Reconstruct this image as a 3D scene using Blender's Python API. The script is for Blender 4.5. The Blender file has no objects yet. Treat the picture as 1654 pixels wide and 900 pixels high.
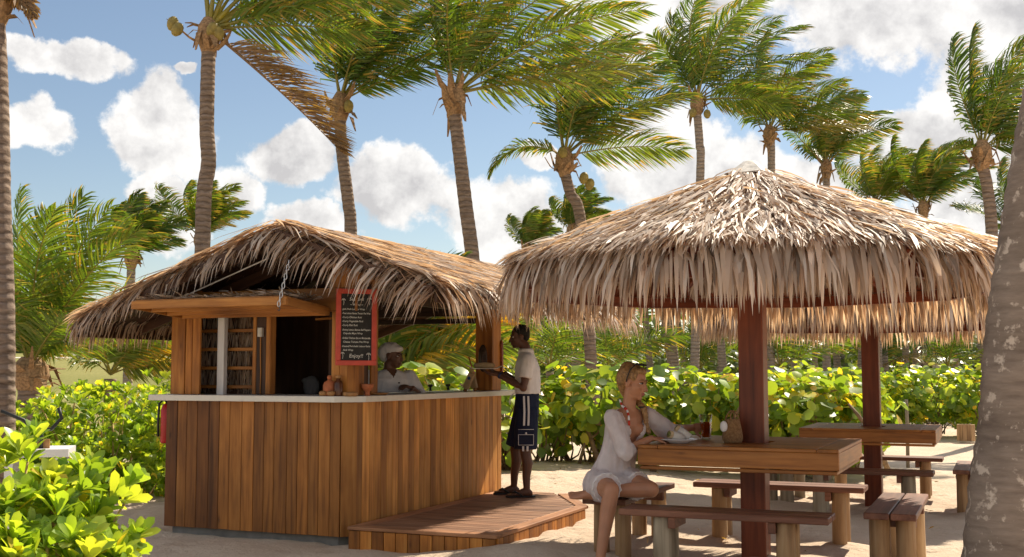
import bpy, bmesh, math, random
import numpy as np
from mathutils import Vector, Matrix, noise as mnoise

random.seed(7)
rng = np.random.default_rng(7)
scene = bpy.context.scene
C = scene.collection
R = math.radians

# ------------------------------------------------------------------ camera
CAM_H = 1.45
PITCH = R(4.64)
cam_d = bpy.data.cameras.new('camera')
cam_d.sensor_width = 36.0
cam_d.lens = 40.22
cam_d.clip_start = 0.1
cam_d.clip_end = 3000
cam = bpy.data.objects.new('camera', cam_d)
cam.location = (0, 0, CAM_H)
cam.rotation_euler = (math.pi/2 + PITCH, 0, 0)
C.objects.link(cam)
scene.camera = cam

# ------------------------------------------------------------------ sun and sky
SUN_AZ = R(38)      # from +Y towards +X
SUN_EL = R(46)
sun_d = bpy.data.lights.new('sun', 'SUN')
sun_d.energy = 3.1
sun_d.angle = R(0.53)
sun_d.color = (1.0, 0.88, 0.70)
sun = bpy.data.objects.new('sun', sun_d)
sdir = Vector((math.sin(SUN_AZ)*math.cos(SUN_EL), math.cos(SUN_AZ)*math.cos(SUN_EL), math.sin(SUN_EL)))
sun.rotation_euler = sdir.to_track_quat('Z', 'Y').to_euler()
sun.location = (10, 20, 30)
C.objects.link(sun)

world = bpy.data.worlds.new('World')
scene.world = world
world.use_nodes = True
def build_world():
    nt = world.node_tree; nt.nodes.clear()
    N = nt.nodes.new; L = nt.links.new
    def math_(op, a, b=None, c=None, clamp=False):
        n = N('ShaderNodeMath'); n.operation = op; n.use_clamp = clamp
        for i, v in enumerate((a, b, c)):
            if v is None: continue
            if isinstance(v, (int, float)): n.inputs[i].default_value = v
            else: L(v, n.inputs[i])
        return n.outputs[0]
    def vmath(op, a, b=None, c=None, out=0):
        n = N('ShaderNodeVectorMath'); n.operation = op
        for i, v in enumerate((a, b, c)):
            if v is None: continue
            if isinstance(v, (tuple, list)): n.inputs[i].default_value = v
            else: L(v, n.inputs[i])
        return n.outputs[out]
    out = N('ShaderNodeOutputWorld')
    sky = N('ShaderNodeTexSky'); sky.sky_type = 'NISHITA'; sky.sun_disc = False
    sky.sun_elevation = SUN_EL; sky.sun_rotation = SUN_AZ
    sky.altitude = 0; sky.air_density = 1.0; sky.dust_density = 0.25; sky.ozone_density = 1.6
    tc = N('ShaderNodeTexCoord')
    sep = N('ShaderNodeSeparateXYZ'); L(tc.outputs['Generated'], sep.inputs[0])
    az = math_('ARCTAN2', sep.outputs[0], sep.outputs[1])
    el = math_('ARCSINE', sep.outputs[2])
    comb = N('ShaderNodeCombineXYZ'); L(az, comb.inputs[0]); L(el, comb.inputs[1])
    n1 = N('ShaderNodeTexNoise'); n1.inputs['Scale'].default_value = 12.0; n1.inputs['Detail'].default_value = 9.0
    n1.inputs['Roughness'].default_value = 0.62
    L(tc.outputs['Generated'], n1.inputs['Vector'])
    n1b = N('ShaderNodeTexNoise'); n1b.inputs['Scale'].default_value = 12.0; n1b.inputs['Detail'].default_value = 7.0
    n1b.inputs['Roughness'].default_value = 0.58
    L(vmath('ADD', tc.outputs['Generated'], (0.010, 0.0, 0.020)), n1b.inputs['Vector'])
    n2 = N('ShaderNodeTexNoise'); n2.inputs['Scale'].default_value = 22.0; n2.inputs['Detail'].default_value = 6.0
    n2.inputs['Roughness'].default_value = 0.55
    L(tc.outputs['Generated'], n2.inputs['Vector'])
    n3 = N('ShaderNodeTexNoise'); n3.inputs['Scale'].default_value = 3.2; n3.inputs['Detail'].default_value = 3.0
    L(tc.outputs['Generated'], n3.inputs['Vector'])
    warp = vmath('MULTIPLY_ADD', vmath('SUBTRACT', n2.outputs['Color'], (0.5, 0.5, 0.5)), (0.05, 0.035, 0.0), comb.outputs[0])
    # cumulus banks: azimuth, elevation, half-width, half-height (radians)
    banks = [(-0.383, 0.250, 0.058, 0.016), (-0.400, 0.200, 0.034, 0.026), (-0.300, 0.200, 0.050, 0.050),
             (-0.281, 0.254, 0.012, 0.006), (-0.197, 0.182, 0.050, 0.026), (-0.296, 0.130, 0.040, 0.034),
             (-0.244, 0.150, 0.030, 0.030), (-0.105, 0.155, 0.050, 0.040), (-0.020, 0.138, 0.075, 0.042),
             (0.030, 0.120, 0.070, 0.040), (-0.175, 0.125, 0.055, 0.020), (0.025, 0.190, 0.022, 0.012),
             (0.150, 0.180, 0.085, 0.050), (0.140, 0.315, 0.100, 0.055), (0.320, 0.300, 0.130, 0.055),
             (0.420, 0.250, 0.075, 0.110), (0.350, 0.185, 0.060, 0.036), (0.400, 0.160, 0.110, 0.075),
             (0.260, 0.150, 0.090, 0.040), (0.62, 0.30, 0.16, 0.10), (-0.62, 0.22, 0.10, 0.05), (0.20, 0.44, 0.16, 0.05),
             (-0.60, 0.12, 0.14, 0.04), (0.72, 0.14, 0.16, 0.05), (1.05, 0.22, 0.14, 0.08), (-0.98, 0.20, 0.14, 0.07)]
    cur = None
    for a, e, rx, ry in banks:
        v = vmath('MULTIPLY_ADD', warp, (1/rx, 1/ry, 0), (-a/rx, -e/ry, 0))
        d = vmath('DOT_PRODUCT', v, v, out=1)
        cur = d if cur is None else math_('MINIMUM', cur, d)
    f_bank = math_('SUBTRACT', 1.0, cur)
    f_bank = math_('MAXIMUM', f_bank, -2.2)
    # scattered cloud out of view, its cover raised to fill the shade
    q = vmath('MULTIPLY_ADD', comb.outputs[0], (1/0.52, 1/0.27, 0), (0, -0.15/0.27, 0))
    box = N('ShaderNodeMapRange'); box.interpolation_type = 'SMOOTHSTEP'
    L(vmath('LENGTH', q, out=1), box.inputs['Value']); box.inputs['From Min'].default_value = 0.95; box.inputs['From Max'].default_value = 1.5
    box.inputs['To Min'].default_value = -1.0; box.inputs['To Max'].default_value = 0.0      # the banks listed above are the clouds ahead
    f_gen = math_('MULTIPLY', math_('ADD', math_('SUBTRACT', n3.outputs['Fac'], 0.47), box.outputs[0]), 9.0)
    f = math_('MAXIMUM', f_bank, f_gen)
    f = math_('ADD', f, math_('MULTIPLY', math_('SUBTRACT', n1.outputs['Fac'], 0.5), 3.6))
    mr = N('ShaderNodeMapRange'); mr.interpolation_type = 'SMOOTHSTEP'
    L(f, mr.inputs['Value']); mr.inputs['From Min'].default_value = 0.0; mr.inputs['From Max'].default_value = 0.42
    mask = mr.outputs[0]
    # light comes from above: edges facing it are bright, thick undersides grey
    relief = math_('MULTIPLY', math_('SUBTRACT', n1.outputs['Fac'], n1b.outputs['Fac']), 4.8)
    thick = math_('MULTIPLY', math_('SUBTRACT', f, 0.25), -0.27)
    lit = math_('ADD', math_('ADD', relief, thick), 0.80, clamp=True)
    mixc = N('ShaderNodeMix'); mixc.data_type = 'RGBA'
    L(lit, mixc.inputs[0])
    mixc.inputs[6].default_value = (2.6, 2.52, 2.51, 1)
    mixc.inputs[7].default_value = (4.4, 4.28, 4.13, 1)
    tint = N('ShaderNodeMix'); tint.data_type = 'RGBA'; tint.blend_type = 'MULTIPLY'; tint.inputs[0].default_value = 1.0
    L(sky.outputs[0], tint.inputs[6]); tint.inputs[7].default_value = (0.49, 0.455, 0.425, 1)
    mix = N('ShaderNodeMix'); mix.data_type = 'RGBA'
    L(math_('MULTIPLY', mask, 0.96), mix.inputs[0]); L(tint.outputs[2], mix.inputs[6]); L(mixc.outputs[2], mix.inputs[7])
    bg = N('ShaderNodeBackground'); bg.inputs['Strength'].default_value = 0.10
    L(mix.outputs[2], bg.inputs['Color']); L(bg.outputs[0], out.inputs['Surface'])
build_world()
scene.view_settings.view_transform = 'Standard'
scene.view_settings.look = 'None'
scene.view_settings.gamma = 1.0
scene.view_settings.use_curve_mapping = False
scene.view_settings.exposure = 1.32
scene.render.engine = 'CYCLES'
cy = scene.cycles
cy.use_denoising = True
try: cy.denoiser = 'OPENIMAGEDENOISE'
except Exception: pass
cy.max_bounces = 7; cy.diffuse_bounces = 4; cy.glossy_bounces = 3
cy.transmission_bounces = 6; cy.transparent_max_bounces = 8
cy.caustics_reflective = False; cy.caustics_refractive = False
cy.sample_clamp_indirect = 6.0

# ------------------------------------------------------------------ mesh helpers
def mesh_np(name, V, T, col=None, smooth=False):
    V = np.asarray(V, dtype=np.float32); T = np.asarray(T, dtype=np.int32)
    me = bpy.data.meshes.new(name)
    n, m, k = len(V), len(T), T.shape[1]
    me.vertices.add(n); me.vertices.foreach_set('co', V.ravel())
    me.loops.add(m*k); me.loops.foreach_set('vertex_index', T.ravel())
    me.polygons.add(m); me.polygons.foreach_set('loop_start', np.arange(m, dtype=np.int32)*k)
    if smooth: me.polygons.foreach_set('use_smooth', np.ones(m, dtype=bool))
    me.update(calc_edges=True)
    if col is not None:
        at_ = me.attributes.new('col', 'FLOAT_COLOR', 'FACE')
        c4 = np.ones((m, 4), dtype=np.float32); c4[:, :3] = col
        at_.data.foreach_set('color', c4.ravel())
    return me

def obj(name, me, mat=None, parent=None, loc=(0, 0, 0), rot=(0, 0, 0)):
    o = bpy.data.objects.new(name, me)
    C.objects.link(o)
    if mat is not None and me is not None and len(me.materials) == 0:
        me.materials.append(mat)
    if parent is not None: o.parent = parent
    o.location = loc; o.rotation_euler = rot
    return o

def thing(name, label, cat, loc=(0, 0, 0), rz=0.0, group=None):
    o = bpy.data.objects.new(name, None); C.objects.link(o)
    o.empty_display_size = 0.2
    o.location = loc; o.rotation_euler = (0, 0, rz)
    o['label'] = label; o['category'] = cat
    if group: o['group'] = group
    return o

def tag(o, label, cat, group=None):
    o['label'] = label; o['category'] = cat
    if group: o['group'] = group
    return o

class MB:
    """collects polygons of one mesh"""
    def __init__(s): s.v = []; s.f = []
    def add(s, vs, fs):
        b = len(s.v); s.v.extend([tuple(p) for p in vs]); s.f.extend([tuple(i+b for i in f) for f in fs])
    def box(s, c, size, rz=0.0, M=None):
        x, y, z = size[0]/2, size[1]/2, size[2]/2
        vs = [Vector((i*x, j*y, k*z)) for i in (-1, 1) for j in (-1, 1) for k in (-1, 1)]
        if M is None: M = Matrix.Translation(c) @ Matrix.Rotation(rz, 4, 'Z')
        vs = [M @ v for v in vs]
        s.add(vs, [(0, 1, 3, 2), (4, 6, 7, 5), (0, 4, 5, 1), (2, 3, 7, 6), (0, 2, 6, 4), (1, 5, 7, 3)])
    def tube(s, pts, radii, n=8, cap=True):
        pts = [Vector(p) for p in pts]
        if isinstance(radii, (int, float)): radii = [radii]*len(pts)
        rings = []
        up = Vector((0, 0, 1))
        side = None
        for i, p in enumerate(pts):
            d = (pts[min(i+1, len(pts)-1)] - pts[max(i-1, 0)])
            if d.length < 1e-9: d = Vector((0, 0, 1))
            d.normalize()
            if side is None:
                ref = up if abs(d.z) < 0.9 else Vector((1, 0, 0))
                side = d.cross(ref).normalized()
            else:
                side = (side - d*side.dot(d))
                side = side.normalized() if side.length > 1e-6 else d.orthogonal().normalized()
            b = d.cross(side)
            rings.append([p + (side*math.cos(2*math.pi*k/n) + b*math.sin(2*math.pi*k/n))*radii[i] for k in range(n)])
        vs = [v for r in rings for v in r]; fs = []
        for i in range(len(rings)-1):
            for k in range(n):
                a = i*n+k; b2 = i*n+(k+1) % n
                fs.append((a, b2, b2+n, a+n))
        if cap:
            fs.append(tuple(reversed(range(n)))); fs.append(tuple(range((len(rings)-1)*n, len(rings)*n)))
        s.add(vs, fs)
    def lathe(s, prof, n=20, c=(0, 0, 0)):
        vs = []; fs = []
        for r, z in prof:
            for k in range(n):
                a = 2*math.pi*k/n
                vs.append((c[0]+r*math.cos(a), c[1]+r*math.sin(a), c[2]+z))
        m = len(prof)
        for i in range(m-1):
            for k in range(n):
                a = i*n+k; b = i*n+(k+1) % n
                fs.append((a, b, b+n, a+n))
        fs.append(tuple(reversed(range(n)))); fs.append(tuple(range((m-1)*n, m*n)))
        s.add(vs, fs)
    def prism(s, poly, z0, z1):
        n = len(poly)
        vs = [(x, y, z0) for x, y in poly] + [(x, y, z1) for x, y in poly]
        fs = [tuple(reversed(range(n))), tuple(range(n, 2*n))]
        for i in range(n):
            j = (i+1) % n; fs.append((i, j, j+n, i+n))
        s.add(vs, fs)
    def mesh(s, name, smooth=False):
        me = bpy.data.meshes.new(name)
        me.from_pydata([tuple(v) for v in s.v], [], s.f)
        if smooth:
            me.polygons.foreach_set('use_smooth', np.ones(len(me.polygons), dtype=bool))
        me.update()
        return me
    def build(s, name, mat, parent=None, smooth=False, loc=(0, 0, 0), rot=(0, 0, 0)):
        return obj(name, s.mesh(name, smooth), mat, parent, loc, rot)

_board_cache = {}
def board_mesh(size, mat, bevel=0.004, var=0):
    """a chamfered board centred on its own origin, shared between alike boards"""
    key = (round(size[0], 3), round(size[1], 3), round(size[2], 3), mat.name, bevel, var)
    if key in _board_cache: return _board_cache[key]
    bm = bmesh.new()
    bmesh.ops.create_cube(bm, size=1.0)
    bmesh.ops.scale(bm, vec=size, verts=bm.verts)
    b = min(bevel, min(size)*0.3)
    bmesh.ops.bevel(bm, geom=list(bm.edges), offset=b, segments=1, affect='EDGES', profile=0.5)
    me = bpy.data.meshes.new('board'); bm.to_mesh(me); bm.free()
    me.materials.append(mat)
    _board_cache[key] = me
    return me

def board(name, size, mat, parent, loc, rot=(0, 0, 0), bevel=0.004):
    return obj(name, board_mesh(size, mat, bevel), None, parent, loc, rot)

def board_between(name, p, q, w, h, mat, parent, roll_up=(0, 0, 1), bevel=0.004):
    """a board from p to q, w wide (sideways) and h deep (up)"""
    p = Vector(p); q = Vector(q); d = q-p; L = d.length; d.normalize()
    up = Vector(roll_up); side = d.cross(up)
    if side.length < 1e-4: side = d.cross(Vector((1, 0, 0)))
    side.normalize(); up = side.cross(d)
    M = Matrix((d, side, up)).transposed()
    o = obj(name, board_mesh((L, w, h), mat, bevel), None, parent, (p+q)/2)
    o.rotation_euler = M.to_euler()
    return o

def copy_tree(o, parent=None):
    c = o.copy(); C.objects.link(c)
    if parent is not None: c.parent = parent
    for ch in list(o.children): copy_tree(ch, c)
    return c

def ss(a, b, x):
    t = min(1.0, max(0.0, (x-a)/(b-a))); return t*t*(3-2*t)

def terrain(x, y, fine=True):
    z = 0.11*ss(9.8, 13.0, y)*ss(3.0, 0.6, x) if False else 0.11*ss(9.8, 13.0, y)*(1-ss(0.6, 3.0, x))
    z -= 0.09*ss(9.5, 13.0, y)*ss(1.6, 3.6, x)*(1-ss(18, 28, y))
    z += 0.11*math.exp(-((x-0.05)**2+(y-8.8)**2)/0.40) + 0.06*math.exp(-((x-0.55)**2+(y-9.9)**2)/0.5)
    z += 3.1*ss(26, 118, y)*ss(3.0, 9.0, -x)
    z += 1.2*ss(60, 200, y)*(1-ss(3.0, 9.0, -x))
    if fine and y < 40:
        z += 0.035*mnoise.noise(Vector((x*0.7, y*0.7, 3.1))) + 0.016*mnoise.noise(Vector((x*2.3, y*2.3, 9.4)))
    return z

def at(px, py, y):
    """world x, z of a point seen at photograph pixel (px, py) if it stands y metres away (modelling aid)"""
    a = (px-827)/1848.0; b = (450-py)/1848.0
    dy = math.cos(PITCH) - b*math.sin(PITCH); dz = math.sin(PITCH) + b*math.cos(PITCH)
    return a*y/dy, CAM_H + dz*y/dy

# ------------------------------------------------------------------ materials
def new_mat(name):
    m = bpy.data.materials.new(name); m.use_nodes = True
    nt = m.node_tree; nt.nodes.clear()
    out = nt.nodes.new('ShaderNodeOutputMaterial')
    return m, nt, out
def node(nt, typ, **kw):
    n = nt.nodes.new(typ)
    for k, v in kw.items():
        if k.startswith('i_'): n.inputs[k[2:].replace('_', ' ')].default_value = v
        else: setattr(n, k, v)
    return n
def ramp(nt, fac, stops):
    r = nt.nodes.new('ShaderNodeValToRGB')
    els = r.color_ramp.elements
    while len(els) < len(stops): els.new(0.5)
    for e, (p, c) in zip(els, stops): e.position = p; e.color = (*c, 1)
    nt.links.new(fac, r.inputs[0])
    return r.outputs[0]
def mixc(nt, a, b, fac, mode='MIX'):
    m = nt.nodes.new('ShaderNodeMix'); m.data_type = 'RGBA'; m.blend_type = mode
    for i, v in ((0, fac), (6, a), (7, b)):
        if isinstance(v, (int, float)): m.inputs[i].default_value = v
        elif isinstance(v, tuple): m.inputs[i].default_value = (*v, 1) if len(v) == 3 else v
        else: nt.links.new(v, m.inputs[i])
    return m.outputs[2]

def plain(name, col, rough=0.6, spec=0.4, var=0.12, scale=14.0, bump=0.0, metal=0.0):
    m, nt, out = new_mat(name)
    tc = node(nt, 'ShaderNodeTexCoord')
    nz = node(nt, 'ShaderNodeTexNoise', i_Scale=scale, i_Detail=5.0)
    nt.links.new(tc.outputs['Object'], nz.inputs['Vector'])
    lo = tuple(c*(1-var) for c in col); hi = tuple(min(1, c*(1+var)) for c in col)
    c = ramp(nt, nz.outputs[0], [(0.3, lo), (0.7, hi)])
    p = node(nt, 'ShaderNodeBsdfPrincipled', i_Roughness=rough, i_Metallic=metal)
    p.inputs['Specular IOR Level'].default_value = spec
    nt.links.new(c, p.inputs['Base Color'])
    if bump:
        b = node(nt, 'ShaderNodeBump', i_Strength=bump, i_Distance=0.01)
        nt.links.new(nz.outputs[0], b.inputs['Height']); nt.links.new(b.outputs[0], p.inputs['Normal'])
    nt.links.new(p.outputs[0], out.inputs[0])
    return m

def wood(name, c_dark, c_mid, c_light, axis='Z', rough=0.55, vary=0.5, grain=1.0, spec=0.35):
    """boards: grain along an axis, each board its own tone through Object Info"""
    m, nt, out = new_mat(name)
    tc = node(nt, 'ShaderNodeTexCoord'); oi = node(nt, 'ShaderNodeObjectInfo')
    mp = node(nt, 'ShaderNodeMapping')
    s = {'X': (1.2, 22, 22), 'Y': (22, 1.2, 22), 'Z': (22, 22, 1.2)}[axis]
    mp.inputs['Scale'].default_value = tuple(v*grain for v in s)
    nt.links.new(tc.outputs['Object'], mp.inputs['Vector'])
    w = node(nt, 'ShaderNodeMath', operation='MULTIPLY'); nt.links.new(oi.outputs['Random'], w.inputs[0]); w.inputs[1].default_value = 37.0
    n1 = node(nt, 'ShaderNodeTexNoise', noise_dimensions='4D', i_Scale=1.0, i_Detail=7.0, i_Roughness=0.6)
    n1.inputs['Distortion'].default_value = 0.6
    nt.links.new(mp.outputs[0], n1.inputs['Vector']); nt.links.new(w.outputs[0], n1.inputs['W'])
    mp2 = node(nt, 'ShaderNodeMapping')
    mp2.inputs['Scale'].default_value = tuple(3.0 if v > 10 else 1.1 for v in s)
    nt.links.new(tc.outputs['Object'], mp2.inputs['Vector'])
    n2 = node(nt, 'ShaderNodeTexNoise', noise_dimensions='4D', i_Scale=1.6, i_Detail=3.0)
    nt.links.new(mp2.outputs[0], n2.inputs['Vector']); nt.links.new(w.outputs[0], n2.inputs['W'])
    g = ramp(nt, n1.outputs[0], [(0.28, c_dark), (0.5, c_mid), (0.74, c_light)])
    # board to board tone and patchy weathering
    wn = node(nt, 'ShaderNodeTexWhiteNoise', noise_dimensions='1D'); nt.links.new(w.outputs[0], wn.inputs['W'])
    tone = ramp(nt, wn.outputs[0], [(0.0, tuple(1-vary*v for v in (0.9, 1.0, 1.05))), (0.5, (0.95, 0.95, 0.95)), (1.0, tuple(1+vary*v for v in (0.45, 0.42, 0.4)))])
    g2 = mixc(nt, g, tone, 1.0, 'MULTIPLY')
    st = ramp(nt, n2.outputs[0], [(0.35, (0.52, 0.48, 0.46)), (0.58, (1.0, 1.0, 1.0))])
    g3 = mixc(nt, g2, st, 0.75, 'MULTIPLY')
    # knots and dark checks along the grain
    vo = node(nt, 'ShaderNodeTexVoronoi', voronoi_dimensions='4D', i_Scale=1.0)
    mp3 = node(nt, 'ShaderNodeMapping'); mp3.inputs['Scale'].default_value = tuple(9.0 if v > 10 else 3.2 for v in s)
    nt.links.new(tc.outputs['Object'], mp3.inputs['Vector']); nt.links.new(mp3.outputs[0], vo.inputs['Vector']); nt.links.new(w.outputs[0], vo.inputs['W'])
    kn = ramp(nt, vo.outputs['Distance'], [(0.05, (0.30, 0.26, 0.24)), (0.13, (0.85, 0.83, 0.82)), (0.2, (1, 1, 1))])
    g3 = mixc(nt, g3, kn, 0.8, 'MULTIPLY')
    p = node(nt, 'ShaderNodeBsdfPrincipled', i_Roughness=rough)
    p.inputs['Specular IOR Level'].default_value = spec
    nt.links.new(g3, p.inputs['Base Color'])
    b = node(nt, 'ShaderNodeBump', i_Strength=0.35, i_Distance=0.004)
    nt.links.new(n1.outputs[0], b.inputs['Height']); nt.links.new(b.outputs[0], p.inputs['Normal'])
    nt.links.new(p.outputs[0], out.inputs[0])
    return m

def leafy(name, rough=0.42, trans=0.4, tint=(1.35, 1.25, 0.55), spec=0.4, rand=0.0):
    """thin leaves: colour from the face attribute 'col', light passes through"""
    m, nt, out = new_mat(name)
    a = node(nt, 'ShaderNodeAttribute', attribute_name='col')
    col = a.outputs['Color']
    if rand:
        oi = node(nt, 'ShaderNodeObjectInfo')
        t = ramp(nt, oi.outputs['Random'], [(0.0, (1-rand,)*3), (1.0, (1+rand,)*3)])
        col = mixc(nt, col, t, 1.0, 'MULTIPLY')
    p = node(nt, 'ShaderNodeBsdfPrincipled', i_Roughness=rough)
    p.inputs['Specular IOR Level'].default_value = spec
    nt.links.new(col, p.inputs['Base Color'])
    tr = node(nt, 'ShaderNodeBsdfTranslucent')
    nt.links.new(mixc(nt, col, tint, 1.0, 'MULTIPLY'), tr.inputs['Color'])
    mx = node(nt, 'ShaderNodeMixShader'); mx.inputs[0].default_value = trans
    nt.links.new(p.outputs[0], mx.inputs[1]); nt.links.new(tr.outputs[0], mx.inputs[2])
    nt.links.new(mx.outputs[0], out.inputs[0])
    return m

def sand_mat():
    m, nt, out = new_mat('sand')
    tc = node(nt, 'ShaderNodeTexCoord')
    n1 = node(nt, 'ShaderNodeTexNoise', i_Scale=1.1, i_Detail=6.0)
    n2 = node(nt, 'ShaderNodeTexNoise', i_Scale=9.0, i_Detail=8.0, i_Roughness=0.65)
    n3 = node(nt, 'ShaderNodeTexNoise', i_Scale=160.0, i_Detail=3.0)
    for n in (n1, n2, n3): nt.links.new(tc.outputs['Object'], n.inputs['Vector'])
    c = ramp(nt, n1.outputs[0], [(0.3, (0.58, 0.455, 0.34)), (0.7, (0.69, 0.57, 0.45))])
    c2 = ramp(nt, n3.outputs[0], [(0.3, (0.84, 0.83, 0.82)), (0.65, (1.05, 1.05, 1.05))])
    c = mixc(nt, c, c2, 1.0, 'MULTIPLY')
    # scattered bits of dry leaf
    v = node(nt, 'ShaderNodeTexVoronoi', i_Scale=7.0); nt.links.new(tc.outputs['Object'], v.inputs['Vector'])
    deb = ramp(nt, v.outputs['Distance'], [(0.03, (0.45, 0.38, 0.3)), (0.06, (1, 1, 1))])
    c = mixc(nt, c, deb, 0.6, 'MULTIPLY')
    p = node(nt, 'ShaderNodeBsdfPrincipled', i_Roughness=0.95); p.inputs['Specular IOR Level'].default_value = 0.15
    nt.links.new(c, p.inputs['Base Color'])
    ad = node(nt, 'ShaderNodeMath', operation='MULTIPLY_ADD'); nt.links.new(n3.outputs[0], ad.inputs[0]); ad.inputs[1].default_value = 0.12
    nt.links.new(n2.outputs[0], ad.inputs[2])
    b = node(nt, 'ShaderNodeBump', i_Strength=0.9, i_Distance=0.05)
    nt.links.new(ad.outputs[0], b.inputs['Height']); nt.links.new(b.outputs[0], p.inputs['Normal'])
    nt.links.new(p.outputs[0], out.inputs[0])
    return m

def lawn_mat():
    m, nt, out = new_mat('lawn')
    tc = node(nt, 'ShaderNodeTexCoord')
    n1 = node(nt, 'ShaderNodeTexNoise', i_Scale=0.09, i_Detail=8.0, i_Roughness=0.65)
    n2 = node(nt, 'ShaderNodeTexNoise', i_Scale=6.0, i_Detail=4.0)
    for n in (n1, n2): nt.links.new(tc.outputs['Object'], n.inputs['Vector'])
    c = ramp(nt, n1.outputs[0], [(0.3, (0.17, 0.175, 0.05)), (0.7, (0.29, 0.265, 0.10))])
    c2 = ramp(nt, n2.outputs[0], [(0.3, (0.75, 0.78, 0.7)), (0.7, (1.1, 1.1, 1.1))])
    c = mixc(nt, c, c2, 1.0, 'MULTIPLY')
    p = node(nt, 'ShaderNodeBsdfPrincipled', i_Roughness=0.9)
    p.inputs['Specular IOR Level'].default_value = 0.1
    nt.links.new(c, p.inputs['Base Color'])
    nt.links.new(p.outputs[0], out.inputs[0])
    return m

def trunk_mat(name, c0, c1, ring=9.0, splotch=0.0, ringmix=0.8):
    m, nt, out = new_mat(name)
    tc = node(nt, 'ShaderNodeTexCoord')
    mp = node(nt, 'ShaderNodeMapping'); mp.inputs['Scale'].default_value = (1.0, 1.0, 5.0)
    nt.links.new(tc.outputs['Object'], mp.inputs['Vector'])
    n1 = node(nt, 'ShaderNodeTexNoise', i_Scale=5.0, i_Detail=8.0, i_Roughness=0.65)
    nt.links.new(mp.outputs[0], n1.inputs['Vector'])
    wv = node(nt, 'ShaderNodeTexWave', wave_type='BANDS', bands_direction='Z', i_Scale=ring*0.33, i_Distortion=3.0)
    wv.inputs['Detail'].default_value = 3.0; wv.inputs['Detail Scale'].default_value = 2.0
    nt.links.new(tc.outputs['Object'], wv.inputs['Vector'])
    c = ramp(nt, n1.outputs[0], [(0.3, c0), (0.7, c1)])
    rg = ramp(nt, wv.outputs[0], [(0.0, (0.55, 0.52, 0.5)), (0.25, (1, 1, 1)), (1.0, (1.08, 1.06, 1.04))])
    c = mixc(nt, c, rg, ringmix, 'MULTIPLY')
    if splotch:
        n2 = node(nt, 'ShaderNodeTexNoise', i_Scale=11.0, i_Detail=7.0, i_Roughness=0.62)
        nt.links.new(tc.outputs['Object'], n2.inputs['Vector'])
        f = ramp(nt, n2.outputs[0], [(0.57, (0, 0, 0)), (0.64, (1, 1, 1))])
        fm = node(nt, 'ShaderNodeMath', operation='MULTIPLY'); nt.links.new(f, fm.inputs[0]); fm.inputs[1].default_value = splotch
        c = mixc(nt, c, (0.58, 0.49, 0.41), fm.outputs[0])
    p = node(nt, 'ShaderNodeBsdfPrincipled', i_Roughness=0.9); p.inputs['Specular IOR Level'].default_value = 0.15
    nt.links.new(c, p.inputs['Base Color'])
    h = node(nt, 'ShaderNodeMath', operation='MULTIPLY_ADD'); nt.links.new(n1.outputs[0], h.inputs[0]); h.inputs[1].default_value = 0.8
    nt.links.new(wv.outputs[0], h.inputs[2])
    b = node(nt, 'ShaderNodeBump', i_Strength=0.7*ringmix+0.1, i_Distance=0.02)
    nt.links.new(h.outputs[0], b.inputs['Height']); nt.links.new(b.outputs[0], p.inputs['Normal'])
    nt.links.new(p.outputs[0], out.inputs[0])
    return m

def glass_mat(name, col, rough=0.02, ior=1.45):
    m, nt, out = new_mat(name)
    p = node(nt, 'ShaderNodeBsdfPrincipled', i_Roughness=rough, i_IOR=ior)
    p.inputs['Base Color'].default_value = (*col, 1)
    p.inputs['Transmission Weight'].default_value = 1.0
    nt.links.new(p.outputs[0], out.inputs[0])
    return m

M = {}
M['sand'] = sand_mat(); M['lawn'] = lawn_mat()
M['plank_z'] = wood('kiosk_plank', (0.21, 0.070, 0.012), (0.44, 0.165, 0.028), (0.60, 0.28, 0.065), 'Z', vary=0.5)
M['plank_front'] = wood('kiosk_plank_dark_stain_shaded', (0.14, 0.050, 0.009), (0.34, 0.130, 0.023), (0.48, 0.21, 0.048), 'Z', vary=0.65)  # darker stain, with the front face's shade also put into the colour
M['plank_side'] = wood('kiosk_plank_honey_lit', (0.40, 0.155, 0.032), (0.66, 0.30, 0.068), (0.80, 0.43, 0.12), 'Z', vary=0.5)  # lighter boards, with the side's brighter light also put into the colour
M['plank_x'] = wood('kiosk_board_x', (0.22, 0.080, 0.016), (0.42, 0.170, 0.034), (0.56, 0.27, 0.07), 'X', vary=0.25)
M['plank_y'] = wood('kiosk_board_y', (0.22, 0.080, 0.016), (0.42, 0.170, 0.034), (0.56, 0.27, 0.07), 'Y', vary=0.25)
M['deck'] = wood('deck_board', (0.15, 0.072, 0.040), (0.29, 0.150, 0.085), (0.44, 0.26, 0.165), 'X', vary=0.3, rough=0.6)
M['deck_y'] = wood('deck_border', (0.24, 0.10, 0.045), (0.42, 0.20, 0.095), (0.54, 0.29, 0.16), 'X', vary=0.2, rough=0.6)
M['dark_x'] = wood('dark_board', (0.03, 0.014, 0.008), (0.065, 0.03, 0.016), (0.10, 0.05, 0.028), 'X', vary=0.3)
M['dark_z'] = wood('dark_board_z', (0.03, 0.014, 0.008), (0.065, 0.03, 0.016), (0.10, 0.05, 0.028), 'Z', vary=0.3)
M['red_x'] = wood('red_hardwood_x', (0.095, 0.019, 0.006), (0.19, 0.040, 0.012), (0.29, 0.072, 0.024), 'X', vary=0.25, rough=0.4)
M['red_z'] = wood('red_hardwood_z', (0.095, 0.019, 0.006), (0.19, 0.040, 0.012), (0.29, 0.072, 0.024), 'Z', vary=0.2, rough=0.4)
M['table_x'] = wood('table_wood', (0.19, 0.063, 0.014), (0.38, 0.145, 0.030), (0.50, 0.215, 0.055), 'X', vary=0.22, rough=0.42)
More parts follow.
